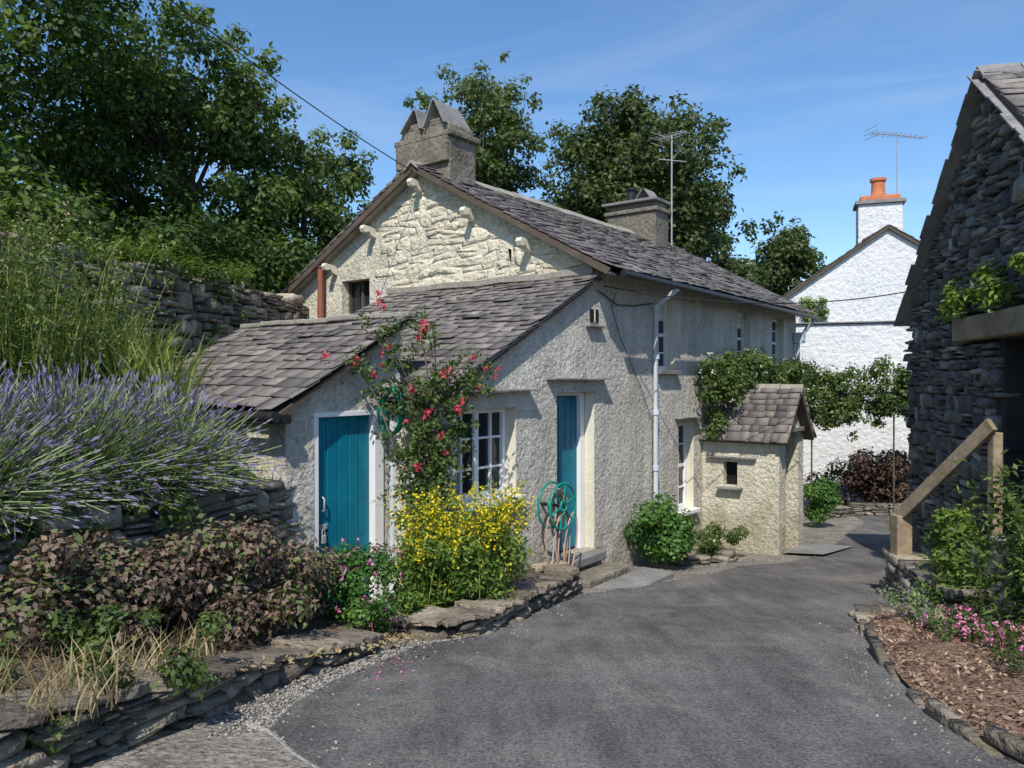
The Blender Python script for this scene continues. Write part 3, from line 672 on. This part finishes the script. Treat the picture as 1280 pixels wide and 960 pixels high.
prism('near_side',[(0,-2.5),(7,-2.5),(7,2.5),(0,2.5)],[],E-bn_out*.5,-bn_out,-bd,.4,M['barnstone'],barn)
slates('roof_far',B0-bd*.2+bn_out*.16+ZU*(2.34+BZ),-bn_out,bd*3.06+ZU*2.45,7,3.92,barn,seed=51,e=.24,w=.34)
slates('roof_near',E+bd*.2+bn_out*.16+ZU*(2.34+BZ),-bn_out,-bd*3.06+ZU*2.45,7,3.92,barn,seed=52,e=.2,w=.32)
ridge('ridge',0,7,4.83+BZ,lambda k,o,z:B0+bd*(2.86+o)+bn_out*(.18-k)+ZU*z,barn,w=.17,drop=.75,mat=M['slateflat'])
rng=random.Random(9)
for sgn in (-1,1):
    for i in range(14):
        f=i/14; k=2.86+sgn*(3.0*(1-f)); z=2.34+BZ+2.45*f-.07
        p=B0+bd*k+bn_out*(.08+rng.uniform(0,.05))+ZU*(z)
        beam('verge_slate',p,p+(-bd*sgn*.3+ZU*.24),.26,.022,M['slateflat'],barn,.004)
beam('lintel',B0+bd*2.2+bn_out*.11+ZU*2.17,B0+bd*4.85+bn_out*.11+ZU*2.17,.2,.26,M['wood'],barn,.02)
pd=B0-bn_out*.32
prism('barn_door_leaf',[(3.18,-.3),(4.52,-.3),(4.52,2.0),(3.18,2.0)],[],pd,bd,-bn_out,.05,M['darkwood'],barn)
st=empty('wooden_handrail')
beam('post',(4.13,8.1,-1.0),(4.13,8.1,.17),.16,.16,M['wood'],st,.01,up=Vector((1,0,0)))
beam('rail',(4.07,8.25,.02),(4.37,6.95,1.2),.05,.13,M['wood'],st,.008)
beam('upper_post',(4.43,7.0,-.4),(4.43,7.0,1.12),.09,.09,M['wood'],st,.008,up=Vector((1,0,0)))
steps=empty('stone_steps')
for i in range(6):
    y=8.2-i*.3
    V=[Vector((x,yy,z)) for z in (-1.4,-.72+i*.19) for (x,yy) in ((4.2,y-.3),(5.0-.05*i,y-.3),(5.0-.05*i,y+.02),(4.2,y+.02))]
    poly_mesh('step_%d'%i,V,BF,M['slateflat'],steps,bevel=.015)
lw=empty('stone_wall')
stonewall('stones',[(4.05,8.35),(3.9,7.3),(3.83,6.7)],[-.8,-.7,-.6],[-.28,-.2,-.22],-1,lw,M['drystone'],(.08,.16),(.12,.32),.35,61)
kb=empty('slate_kerb')
KY=[(3.15,6.95),(2.98,6.55),(2.75,6.0),(2.5,5.25),(2.3,4.6),(2.18,4.1),(2.15,3.5),(2.25,3.0),(2.5,2.3),(2.9,1)]
stonewall('stones',KY,[gz(p[1])-.03 for p in KY],[gz(p[1])+.05 for p in KY],-1,kb,M['warmstone'],(.075,.085),(.22,.5),.055,62,None,(.001,.008),False,gap=.006,jit=.06,tilt=.02,thin=.1)
stonewall('block',[(3.42,7.1),(3.1,6.9),(2.98,6.5)],[-.65,-.6,-.5],[-.42,-.42,-.42],-1,kb,M['drystone'],(.08,.12),(.2,.4),.2,63)
cur=[(2.95,.8),(2.55,2.3),(2.3,3.0),(2.2,3.5),(2.23,4.1),(2.35,4.6),(2.55,5.25),(2.8,6.0),(3.05,6.55),(3.3,7.0),(3.75,7.2)]
V=[];F=[]
for i,(x,y) in enumerate(cur):
    xe=5.7
    for k,f in enumerate((0,.15,.4,1)):
        V.append((x+(xe-x)*f,y,gz(y)+.03+.3*f+.04*math.sin(i*3.1+k*2)*(k>0)))
for i in range(len(cur)-1):
    for j in range(3): a=i*4+j; F.append((a,a+1,a+5,a+4))
poly_mesh('flower_bed_mulch',V,F,M['mulch'],recalc=False)
rng=np.random.default_rng(5)
n=4600; yy=rng.uniform(2.4,6.8,n); xb=np.interp(yy,[p[1] for p in cur],[p[0] for p in cur]); xx=xb+.03+rng.random(n)**1.3*1.6
zz=np.array([gz(y) for y in yy])+.055+.3*(xx-xb)/3.2
leafmesh('bark_chips',np.stack([xx,yy,zz],1),rng.normal(size=(n,3))*.5+np.array([0,0,1]),.042,.017,M['chip'],None,rng,droop=0)
# ---------------------------------------------------------------- left terraces and walls
tw=empty('dry_stone_wall')
UW=[(-3.55,13.4),(-4.15,10.6),(-4.6,8.8),(-5.05,7.2),(-5.5,4.5),(-6.0,1)]
stonewall('stones',UW,[1.2]*6,[2.98,3.02,3.05,3.1,3.1,3.1],1,tw,M['drystone'],(.1,.22),(.12,.36),.4,71,None,(.01,.07),gap=.014,jit=.2,tilt=.06)
rw=empty('dry_stone_wall')
LW=[(-1.98,6.85),(-2.3,5.9),(-2.5,5.2),(-2.9,4.2),(-3.6,2.6),(-4.3,.5)]
stonewall('stones',LW,[-.7,-.5,-.3,-.1,.1,.3],[.78,.78,.8,.82,.85,.9],1,rw,M['drystone'],(.09,.2),(.12,.4),.4,72,None,(.01,.07),gap=.014,jit=.2,tilt=.06)
bw=empty('border_wall')
BW=[(-2.75,1.2),(-2.35,2.3),(-2.0,3.0),(-1.65,3.75),(-1.34,4.64),(-.9,5.55)]; T1=[.45,.33,.24,.1,-.1,-.27]
stonewall('stones',BW,[gz(p[1])-.05 for p in BW],T1,-1,bw,M['warmstone'],(.06,.13),(.12,.38),.32,73,None,(.01,.07),gap=.011,jit=.2,thin=.035)
capslabs(BW,T1,bw,M['warmstone'],8,(.24,.55),.05,.36)
b2=empty('border_wall')
BW2=[(-.86,5.95),(-.55,5.8),(-.28,5.95),(.1,6.8),(.55,7.9),(.72,8.35),(.5,8.75)]
T2=[-.27,-.27,-.27,-.36,-.47,-.52,-.52]
stonewall('stones',BW2,[gz(p[1])-.06 for p in BW2],T2,-1,b2,M['warmstone'],(.06,.12),(.12,.36),.28,74,None,(.01,.05),gap=.009,jit=.2,thin=.035)
capslabs(BW2,T2,b2,M['warmstone'],9,(.2,.42),.05,.3)
def ladder(name,Lp,Rp,mat,nk=6,amp=.03):
    V=[];F=[]
    for i,(a,b_) in enumerate(zip(Lp,Rp)):
        for k in range(nk+1):
            f=k/nk; V.append([a[j]+(b_[j]-a[j])*f for j in range(2)]+[a[2]+(b_[2]-a[2])*f+amp*math.sin(i*2.3+k*1.9)*(0<k<nk)])
    for i in range(len(Lp)-1):
        for j in range(nk): q=i*(nk+1)+j; F.append((q,q+1,q+nk+2,q+nk+1))
    return poly_mesh(name,V,F,mat,recalc=False)
ladder('flower_bed_soil',[(-2.85,1.2,.42),(-2.45,2.3,.32),(-2.1,3.0,.22),(-1.8,3.75,.08),(-1.5,4.64,-.12),(-1.0,5.6,-.3),(-1.0,6.2,-.4)],[(-4.2,1.2,.55),(-3.7,2.3,.5),(-3.4,3.0,.42),(-3.05,3.75,.3),(-2.7,4.8,.15),(-2.2,6.2,-.1),(-2.05,6.8,-.3)],M['soil'])
ladder('flower_bed_soil',[(-.8,6.1,-.33),(-.4,6.1,-.33),(-.05,6.9,-.4),(.4,7.9,-.52),(.55,8.4,-.56)],[(-1.0,7.0,-.4),(-.73,7.38,-.4),(-.5,7.7,-.42),(.1,8.48,-.52),(.35,8.8,-.56)],M['soil'])
ladder('garden_terrace',[(-4.5,-4,.85),(-4.5,.5,.85),(-3.8,2.6,.8),(-3.1,4.2,.76),(-2.7,5.2,.74),(-2.25,6.75,.7),(-2.5,7.4,.75),(-4.1,8.7,1.0)],[(-6.6,-4,1.5),(-6.1,1,1.5),(-5.8,3.5,1.5),(-5.4,5.2,1.5),(-5.3,6.0,1.5),(-5.1,7.2,1.5),(-4.9,8.1,1.5),(-4.7,8.8,1.5)],M['grass'])
ladder('upper_ground',[(-6.3,-10,2.9),(-5.95,3,2.9),(-5.5,6,2.9),(-4.9,9,2.85),(-4.4,11,2.8),(-3.8,13.4,2.75),(-3.5,20,2.2),(-3.5,60,1.5)],[(-80,-10,6),(-80,3,6),(-80,6,6),(-80,9,6),(-80,11,6),(-80,13.4,6),(-80,20,5),(-80,60,4)],M['grass'],10,.1)
# ---------------------------------------------------------------- trees
tree('broadleaf_tree',(-8.8,11.8,2.8),(-8.8,11.8,7.4),(3.4,3.0,4.8),130,50000,.125,L['dark'],1,.28,crf=(.12,.28),sprays=70)
tree('broadleaf_tree',(-7.0,16,2.8),(-6.9,16,6.0),(2.6,2.4,3.2),100,36000,.145,L['mid'],2,.22,crf=(.13,.28),sprays=70)
tree('broadleaf_tree',(-4.9,18,2.6),(-4.9,18,4.9),(2.1,2,2.4),60,20000,.14,L['mid'],3,.16,sprays=40)
tree('birch_tree',(-1.3,26,-1.8),(-1.2,26,8.9),(2.5,2.2,3.6),140,18000,.17,L['birch'],4,.18,crf=(.1,.22),lo=.1,sprays=40)
tree('broadleaf_tree',(4.8,29,-1.8),(4.7,29,8.2),(4.1,3.4,4.3),240,48000,.22,L['far'],5,.34,crf=(.14,.25),lo=.1,sprays=60)
tree('broadleaf_tree',(12.9,36,-2),(12.8,36,6.6),(2.3,2,2.6),60,9000,.24,L['far'],6,.2,lo=.2,sprays=20)
tree('broadleaf_tree',(9.2,34,-2),(9.0,34,5.4),(2.0,2,3.2),40,8000,.24,L['far'],16,.2)
rng=np.random.default_rng(77)
C=[];R_=[]
for i in range(74):
    f=rng.random(); x=-5.1-1.0*(1-f)-rng.random()*2.2; y=5.5+f*9
    C.append((x+f*1.1,y,2.95+rng.random()*1.1)); R_.append(rng.uniform(.35,.7))
shrub('hedge',C,R_,23000,.11,.07,L['dark'],8,shell=.3)
C=[(rng.uniform(-60,60),rng.uniform(60,75),rng.uniform(-2,3)) for i in range(160)]
shrub('distant_trees',C,[rng.uniform(2,4) for i in C],10000,.9,.7,L['far'],9)
# ---------------------------------------------------------------- lavender
lav=empty('lavender_bush'); rng=np.random.default_rng(12)
cs=np.array([(-2.75,5.85,.74),(-3.05,5.3,.76),(-3.45,4.7,.76),(-3.3,5.7,.8),(-3.8,4.9,.85),(-3.2,4.45,.76)])
rs=np.array([.85,.92,.92,.9,.92,.76])
n=12500; idx=rng.integers(len(cs),size=n); d=nrm(rng.normal(size=(n,3))*np.array([1,1,.9])); d[:,2]=np.abs(d[:,2])+.1; d=nrm(d)
base=cs[idx]+rng.normal(size=(n,3))*np.array([.12,.12,.03]); ln=rs[idx]*rng.uniform(.66,1.06,n)*(.85+.15*d[:,2])
mid=base+d*(ln*.55)[:,None]+np.array([0,0,.06]); tip=base+d*ln[:,None]; tip[:,2]-=.03; tip+=rng.normal(size=(n,3))*.02
p=nrm(np.cross(d,rng.normal(size=(n,3))))
w=.0038
V=np.stack([base+p*w,base-p*w,mid-p*w,mid+p*w,tip-p*w*.8,tip+p*w*.8],1).reshape(-1,3); b=(np.arange(n)*6)[:,None]
F=np.concatenate([b+np.array([[0,1,2,3]]),b+np.array([[3,2,4,5]])],1).reshape(-1,4)
fast_mesh('stems',V,F,L['lavst'],lav,np.repeat(rng.random(n),2))
V=[]; dd_=nrm(tip-mid); kp=(rng.random(n)<np.clip(.34+d[:,2]*.65,0,.9)); 
h0=(tip-dd_*.01)[kp]; dk=dd_[kp]; pk=p[kp]; m_=len(h0); hl=rng.uniform(.05,.09,m_)[:,None]
for rot in (0,1):
    q=pk if rot==0 else np.cross(dk,pk)
    V.append(np.stack([h0,h0+dk*hl*.4+q*.008,h0+dk*hl,h0+dk*hl*.4-q*.008],1).reshape(-1,3))
V=np.concatenate(V); fast_mesh('flower_spikes',V,np.arange(len(V)).reshape(-1,4),L['lavfl'],lav,np.tile(rng.random(m_),2))
n=20000; idx=rng.integers(len(cs),size=n); d=nrm(rng.normal(size=(n,3))); d[:,2]=np.abs(d[:,2]); pos=cs[idx]+d*(rs[idx]*rng.uniform(.3,.78,n))[:,None]
leafmesh('leaves',pos,np.cross(d,rng.normal(size=(n,3))),.075,.009,L['lavst'],lav,rng,droop=-.6)
# ---------------------------------------------------------------- sword leaved plants on terrace
sw=empty('crocosmia_plants'); rng=np.random.default_rng(14)
n=3600; x=-2.7-2.3*rng.random(n); y=6.6+rng.random(n)*2.1
keep=(x<-2.8-(y-6.6)*.78)&(x>-4.95+(y-7)*.3)
x=x[keep];y=y[keep]; z=1.05+.2*(-x-3)
cl=np.sin(x*5.1)*np.sin(y*4.3+1); k2=rng.random(len(x))<.55+.45*(cl>0); x=x[k2];y=y[k2];z=z[k2]
blades('leaves',np.stack([x,y,z],1),.98,.027,.42,L['sword'],sw,15)
n=300; x=rng.uniform(-5.1,-3.6,n); y=rng.uniform(5.4,7.8,n)
o_,tips=blades('tall_stems',np.stack([x,y,np.full(n,1.3)],1),1.6,.011,.2,L['sword'],sw,16)
P=np.repeat(tips,30,0); P[:,2]-=rng.random(len(P))*1.0; P[:,:2]+=rng.normal(size=(len(P),2))*.06
leafmesh('stem_leaves',P,rng.normal(size=(len(P),3))*.6+np.array([0,0,1]),.085,.022,L['mid'],sw,rng)
P=np.repeat(tips[:110],12,0)+rng.normal(size=(110*12,3))*np.array([.03,.03,.07])
leafmesh('seed_heads',P,rng.normal(size=P.shape),.03,.02,L['dry'],sw,rng)
fe=empty('ferns'); P=[]
for i in range(11):
    t=rng.random(); c0=np.array([-4.7+.95*t-.25,8.4+3.4*t,2.98]); m_=16
    P.append(c0+rng.normal(size=(m_,3))*np.array([.1,.1,.02]))
P=np.concatenate(P); o_,tp=blades('fronds',P,.45,.03,.9,L['mid'],fe,18,1.2)
mm_=np.repeat((P+tp)/2,14,0)+np.repeat(tp-P,14,0)*rng.uniform(-.4,.5,(len(P)*14,1))+rng.normal(size=(len(P)*14,3))*.02; mm_[:,2]+=.03
leafmesh('pinnae',mm_,rng.normal(size=(len(mm_),3))*.3+np.array([0,0,1]),.09,.02,L['bright'],fe,rng)
rng=np.random.default_rng(19)
C=[(-2.4+rng.normal()*.08-.25*(i%3),5.6-.5*(i%3)+rng.normal()*.3,rng.uniform(.6,.85)) for i in range(12)]
for i in range(34):
    t=rng.random(); C.append((-4.95+1.1*t+rng.normal()*.08,7.6+4.2*t,3.1-rng.random()**2*1.0))
shrub('wall_weeds',C,[rng.uniform(.06,.18) for i in C],4200,.055,.03,L['mid'],61,shell=.1)
# ---------------------------------------------------------------- front bed shrubs
rng=np.random.default_rng(20)
C=[];R_=[]
for i in range(46):
    f=rng.random(); x=-2.45+1.05*f+rng.normal()*.17; y=4.15+1.55*f+rng.normal()*.14; gb=.2-.45*f
    C.append((x,y,gb+rng.uniform(.05,.6))); R_.append(rng.uniform(.1,.24))
shrub('bronze_leaved_shrub',C,R_,12000,.05,.029,L['brown'],21,squash=.9,shell=.3,stems=18,base=(-1.9,4.9,-.1))
C=[(-1.28+rng.normal()*.17,5.95+rng.normal()*.18,-.4+rng.uniform(.05,.65)) for i in range(26)]
shrub('fuchsia_shrub',C,[rng.uniform(.1,.2) for i in C],7000,.04,.024,L['ivy'],22,flowers=(90,L['pink'],.02,5,.03),shell=.3)
C=[(-2.3+rng.normal()*.32,3.85+rng.normal()*.33,.13+rng.uniform(.0,.2)) for i in range(26)]
shrub('low_green_plants',C,[rng.uniform(.05,.12) for i in C],3000,.045,.025,L['mid'],23,shell=.2)
n=700; bx=rng.uniform(-2.9,-1.7,n); by=rng.uniform(3.0,4.5,n)
gr=empty('dry_grass_tufts'); blades('blades',np.stack([bx,by,np.full(n,.18)-.16*(by-3.3)],1),.24,.008,.7,L['dry'],gr,24)
n=1800; f=rng.random(n); bx=-2.2+1.3*f+rng.normal(size=n)*.25; by=3.6+2.3*f
leafmesh('leaf_litter',np.stack([bx,by,.15-.52*f+rng.random(n)*.02],1),rng.normal(size=(n,3))*.3+np.array([0,0,1]),.04,.022,L['dry'],None,rng,droop=0)
# yellow flowering plant
C=[];R_=[]
for i in range(38):
    f=rng.random(); C.append((-.9+.82*f+rng.normal()*.1,6.25+.85*f+rng.normal()*.12,-.38+rng.uniform(.05,.6))); R_.append(rng.uniform(.1,.2))
ye=shrub('yellow_loosestrife',C,R_,9500,.06,.022,L['bright'],26,flowers=(90,L['yellow'],.02,5,.024),shell=.25,droop=-.2)
n=150; f=rng.random(n)**.7; bs=np.stack([-.9+.88*f+rng.normal(size=n)*.1,6.25+.85*f+rng.normal(size=n)*.12,np.full(n,-.25)],1)
o_,tp=blades('flower_stems',bs,.86,.008,.28,L['bright'],ye,27)
kf=rng.random(n)<.85; tf=tp[kf]; bf_=bs[kf]; m_=24
P=np.repeat(tf,m_,0); tt=rng.random(len(P))[:,None]; P=P-(P-np.repeat(bf_,m_,0))*tt*.36+rng.normal(size=P.shape)*.017
leafmesh('flower_spikes',P,rng.normal(size=P.shape)+np.array([0,0,.6]),.03,.023,L['yellow'],ye,rng)
P=np.repeat(tp,18,0); tt=rng.random(len(P))[:,None]; P=P-(P-np.repeat(bs,18,0))*tt*.85+rng.normal(size=P.shape)*.02
leafmesh('stem_leaves',P,rng.normal(size=P.shape)*.7+np.array([0,0,1]),.065,.02,L['bright'],ye,rng)
# climbing rose
rose=empty('climbing_rose'); rng=np.random.default_rng(30)
def bez(a,b_,c_,n=12): return [tuple(np.array(a)*(1-t)**2+2*np.array(b_)*t*(1-t)+np.array(c_)*t*t) for t in np.linspace(0,1,n)]
root_=(-.85,7.1,-.4); ends=[(-1.45,7.5,2.1),(-.98,7.4,2.25),(-.75,7.25,2.1),(-.35,7.6,1.85),(-.2,7.9,1.75),(-.55,7.3,1.45),(-1.1,7.3,1.6),(-.6,7.2,.9),(-1.0,7.1,1.1),(-.5,7.4,1.2),(-1.55,7.3,1.8),(-1.2,7.2,2.0),(-.4,7.5,1.6),(-.75,7.15,1.5),(-.5,7.3,1.7),(-.85,7.1,.7)]
C=[];R_=[]
for i,e in enumerate(ends):
    midp=(root_[0]+rng.normal()*.12,root_[1]+rng.normal()*.05,e[2]*.75); pts=bez(root_,midp,e)
    tube('cane_%d'%i,pts,.008,M['bark'],rose)
    for p in pts[3:]:
        for q in range(2): C.append(np.array(p)+rng.normal(size=3)*np.array([.12,.08,.11])); R_.append(rng.uniform(.05,.13))
shrub('r',C,R_,6400,.045,.032,L['mid'],31,root=rose,shell=.1,upw=.5)
fl=[(-1.27,7.35,2.38),(-.83,7.25,2.13),(-.86,7.3,2.05),(-1.5,7.2,1.72),(-1.35,7.2,1.7),(-.19,7.6,1.68),(-.75,7.1,1.28),(-.65,7.1,1.0),(-.9,7.0,1.5),(-1.6,7.3,1.65),(-.35,7.4,1.5),(-.6,7.1,1.7),(-1.05,7.1,1.25),(-1.75,7.25,1.85),(-.5,7.1,1.35),(-.85,7.0,.8),(-.3,7.4,1.8),(-1.15,7.15,1.9)]
P=[];NN=[]
for q in fl:
    for j in range(rng.integers(1,4)):
        c0=np.array(q)+rng.normal(size=3)*.04
        for k in range(14): P.append(c0+rng.normal(size=3)*.013); NN.append(rng.normal(size=3))
leafmesh('rose_blooms',np.array(P),np.array(NN),.034,.032,L['rose'],rose,rng)
n=40; P=np.stack([rng.normal(-.75,.12,n),rng.normal(4.95,.25,n),np.zeros(n)],1); P[:,2]=[gz(t)+.014 for t in P[:,1]]; P=P[P[:,0]>np.interp(P[:,1],ly,lx)]
leafmesh('fallen_petals',P,rng.normal(size=P.shape)*.2+np.array([0,0,1]),.02,.017,L['pink'],None,rng,droop=0)
C=[(2.0+rng.normal()*.14,10.3+rng.normal()*.12,-.95+rng.uniform(.1,.85)) for i in range(26)]
shrub('ivy_bush',C,[rng.uniform(.12,.22) for i in C],7000,.055,.048,L['ivy'],33,shell=.5)
C=[(2.85+rng.normal()*.2,11.35+rng.normal()*.15,-1.0+rng.uniform(.05,.4)) for i in range(14)]
shrub('low_bedding_plants',C,[rng.uniform(.08,.16) for i in C],2200,.06,.03,L['mid'],34,flowers=(25,L['whitef'],.02,4,.03))
eb=empty('stone_edging')
stonewall('stones',[(2.35,10.55),(3.0,10.75),(3.35,11.25)],[-1.05,-1.05,-1.1],[-.88,-.88,-.92],-1,eb,M['drystone'],(.06,.1),(.15,.3),.18,64)
rng=np.random.default_rng(35); C=[];R_=[]
for i in range(50):
    s=2.95+rng.random()*2.0; q=H(s,-.12-rng.random()*.4,1.35+rng.random()*.65); C.append(tuple(q)); R_.append(rng.uniform(.12,.26))
for i in range(14):
    q=H(3.1+rng.random()*.35,-.15-rng.random()*.2,.7+rng.random()*.75); C.append(tuple(q)); R_.append(rng.uniform(.1,.18))
for i in range(90):
    s=4.6+rng.random()*3.8; q=H(s,-.1-rng.random()*.4,1.2+rng.random()*.75+.1*math.sin(s*3)); C.append(tuple(q)); R_.append(rng.uniform(.14,.27))
shrub('wall_climber',C,R_,19000,.075,.042,L['mid'],36,flowers=(200,L['whitef'],.03,5,.035),shell=.1,upw=.4)
C=[];R_=[]
for i in range(190):
    f=rng.random(); x=5.9+f*4.8; C.append((x,17.2+rng.normal()*.15-.2*f,.8+rng.random()*1.1-.14*math.sin(x*2))); R_.append(rng.uniform(.15,.3))
for i in range(26):
    C.append((6.3+rng.random()*4.2,17.15,.3+rng.random()*.6)); R_.append(rng.uniform(.07,.14))
tr=shrub('climbing_rose',C,R_,24000,.095,.055,L['mid'],37,flowers=(260,L['whitef'],.03,5,.04),shell=.1)
for x in (6.75,8.6,10.6): tube('trellis_post',[(x,17.2,-1.6),(x,17.2,1.4)],.02,M['darkwood'],tr)
tube('trellis_wire',[(6.1,17.2,1.3),(10.7,17.0,1.3)],.015,M['cable'],tr)
C=[(9.0+rng.normal()*.6,18.3+rng.normal()*.3,-1.5+rng.uniform(.2,1.3)) for i in range(44)]
shrub('copper_hedge',C,[rng.uniform(.25,.38) for i in C],10500,.09,.06,L['red'],38,shell=.6)
C=[(6.2+rng.normal()*.1,15.3+rng.normal()*.15,-1.4+rng.uniform(.1,1.0)) for i in range(12)]
shrub('green_bush',C,[rng.uniform(.18,.26) for i in C],3500,.07,.045,L['ivy'],39)
C=[tuple(W(.4+rng.random()*.9,-.15,2.9+rng.random()*.8)) for i in range(9)]
shrub('wall_creeper',C,[rng.uniform(.12,.22) for i in C],900,.09,.05,L['bright'],40,shell=.1)
lb=empty('low_stone_wall'); stonewall('stones',[(6.9,16.9),(7.9,17.6),(9.9,17.4)],[-1.7]*3,[-1.3,-1.25,-1.25],-1,lb,M['drystone'],(.06,.12),(.15,.4),.3,65)
# right-hand plants
rng=np.random.default_rng(45)
C=[(4.12+rng.normal()*.13,7.15+rng.normal()*.2,-.5+rng.uniform(.1,.85)) for i in range(24)]
shrub('golden_shrub',C,[rng.uniform(.08,.17) for i in C],4600,.055,.028,L['bright'],46,shell=.2)
pr=empty('leafy_perennial')
n=54; bs=np.stack([rng.normal(3.9,.24,n),rng.normal(5.5,.38,n),np.full(n,-.25)],1)
o_,tp=blades('stems',bs,1.15,.012,.3,L['mid'],pr,47)
P=np.repeat(tp,74,0); tt=rng.random(len(P))[:,None]; P=P-(P-np.repeat(bs,74,0))*tt*.9+rng.normal(size=P.shape)*.05
leafmesh('leaves',P,rng.normal(size=P.shape)*.5+np.array([0,0,1]),.09,.03,L['mid'],pr,rng,droop=.4)
C=[(3.8+rng.normal()*.15,4.9+rng.normal()*.3,-.1+rng.uniform(.1,.7)) for i in range(14)]
shrub('leafy_perennial',C,[rng.uniform(.1,.2) for i in C],2400,.08,.028,L['bright'],48,shell=.15,stems=8,base=(3.8,4.9,-.1))
for sd_,cx,cy,nf in ((49,3.15,5.35,110),(55,3.1,4.6,45),(56,3.35,5.0,50)):
    C=[(cx+rng.normal()*.1,cy+rng.normal()*.1,gz(cy)+.14+rng.uniform(.0,.12)) for i in range(10)]
    shrub('pink_flowers',C,[rng.uniform(.05,.1) for i in C],900,.035,.012,L['mid'],sd_,flowers=(nf,L['pink'],.012,5,.02),shell=.2)
C=[(3.3+rng.normal()*.1,6.1+rng.normal()*.15,-.35+rng.uniform(.0,.2)) for i in range(10)]
shrub('catmint_plant',C,[rng.uniform(.07,.12) for i in C],1300,.035,.015,L['lavst'],50,flowers=(60,L['lavfl'],.015,5,.02),shell=.2)
C=[]
for i in range(16):
    q=B0+bd*(2.0+rng.random()*2.4)+bn_out*(.15+rng.random()*.15); C.append((q.x,q.y,2.38+rng.random()*.32))
shrub('barn_creeper',C,[rng.uniform(.07,.17) for i in C],850,.09,.04,L['bright'],51,shell=.1)
# ---------------------------------------------------------------- overhead cables
def cable(a,b_,sag,r=.009):
    a=Vector(a);b_=Vector(b_); pts=[a.lerp(b_,t)-ZU*sag*4*t*(1-t) for t in np.linspace(0,1,24)]
    tube('overhead_cable',pts,r,M['cable'],None)
cable((-4.6,8.0,6.4),H(-.2,3.1,4.75),.12,.008)
cable(H(.02,-.1,2.8),(5.85,10.8,2.9),.22,.008)
# ---------------------------------------------------------------- light, sky, camera
SUN=Vector((-.2,-1,0)).normalized(); el=math.radians(50)
sd=Vector((SUN.x*math.cos(el),SUN.y*math.cos(el),math.sin(el)))
ld=bpy.data.lights.new('sun','SUN'); ld.energy=5.0; ld.angle=math.radians(.5); ld.color=(1,.95,.87)
so=link(bpy.data.objects.new('sun',ld)); so.rotation_euler=(-sd).to_track_quat('-Z','Y').to_euler(); so.location=(0,-10,20)
w=bpy.data.worlds.new('World'); scene.world=w; w.use_nodes=True; nt=w.node_tree; bg=nt.nodes['Background']
sk=nt.nodes.new('ShaderNodeTexSky'); sk.sky_type='NISHITA'; sk.sun_disc=False; sk.sun_elevation=el; sk.sun_rotation=math.atan2(SUN.x,SUN.y)
sk.altitude=0; sk.air_density=1.0; sk.dust_density=.3; sk.ozone_density=3.5
hs=nt.nodes.new('ShaderNodeHueSaturation'); hs.inputs['Saturation'].default_value=1.14; hs.inputs['Value'].default_value=1.2
nt.links.new(sk.outputs[0],hs.inputs['Color'])
tc=nt.nodes.new('ShaderNodeTexCoord'); mp=nt.nodes.new('ShaderNodeMapping'); mp.inputs['Scale'].default_value=(1.0,1.6,7); mp.inputs['Rotation'].default_value=(.25,.1,.4)
nt.links.new(tc.outputs['Generated'],mp.inputs[0])
cf=ramp(nt,noise(nt,mp.outputs[0],1.6,7,.6,.6),[(.52,g(0)),(.85,g(.25))])
nt.links.new(mixc(nt,cf,hs.outputs[0],(5.2,5.6,6.2)),bg.inputs[0]); bg.inputs[1].default_value=.15
cd=bpy.data.cameras.new('camera'); cam=link(bpy.data.objects.new('camera',cd)); cam.location=(0,0,1.6)
cam.rotation_euler=(math.radians(89.7),0,0); cd.sensor_width=36; cd.lens=26.86; cd.clip_end=2000; cd.clip_start=.05
scene.camera=cam
scene.view_settings.view_transform='Standard'; scene.view_settings.look='None'; scene.view_settings.exposure=0
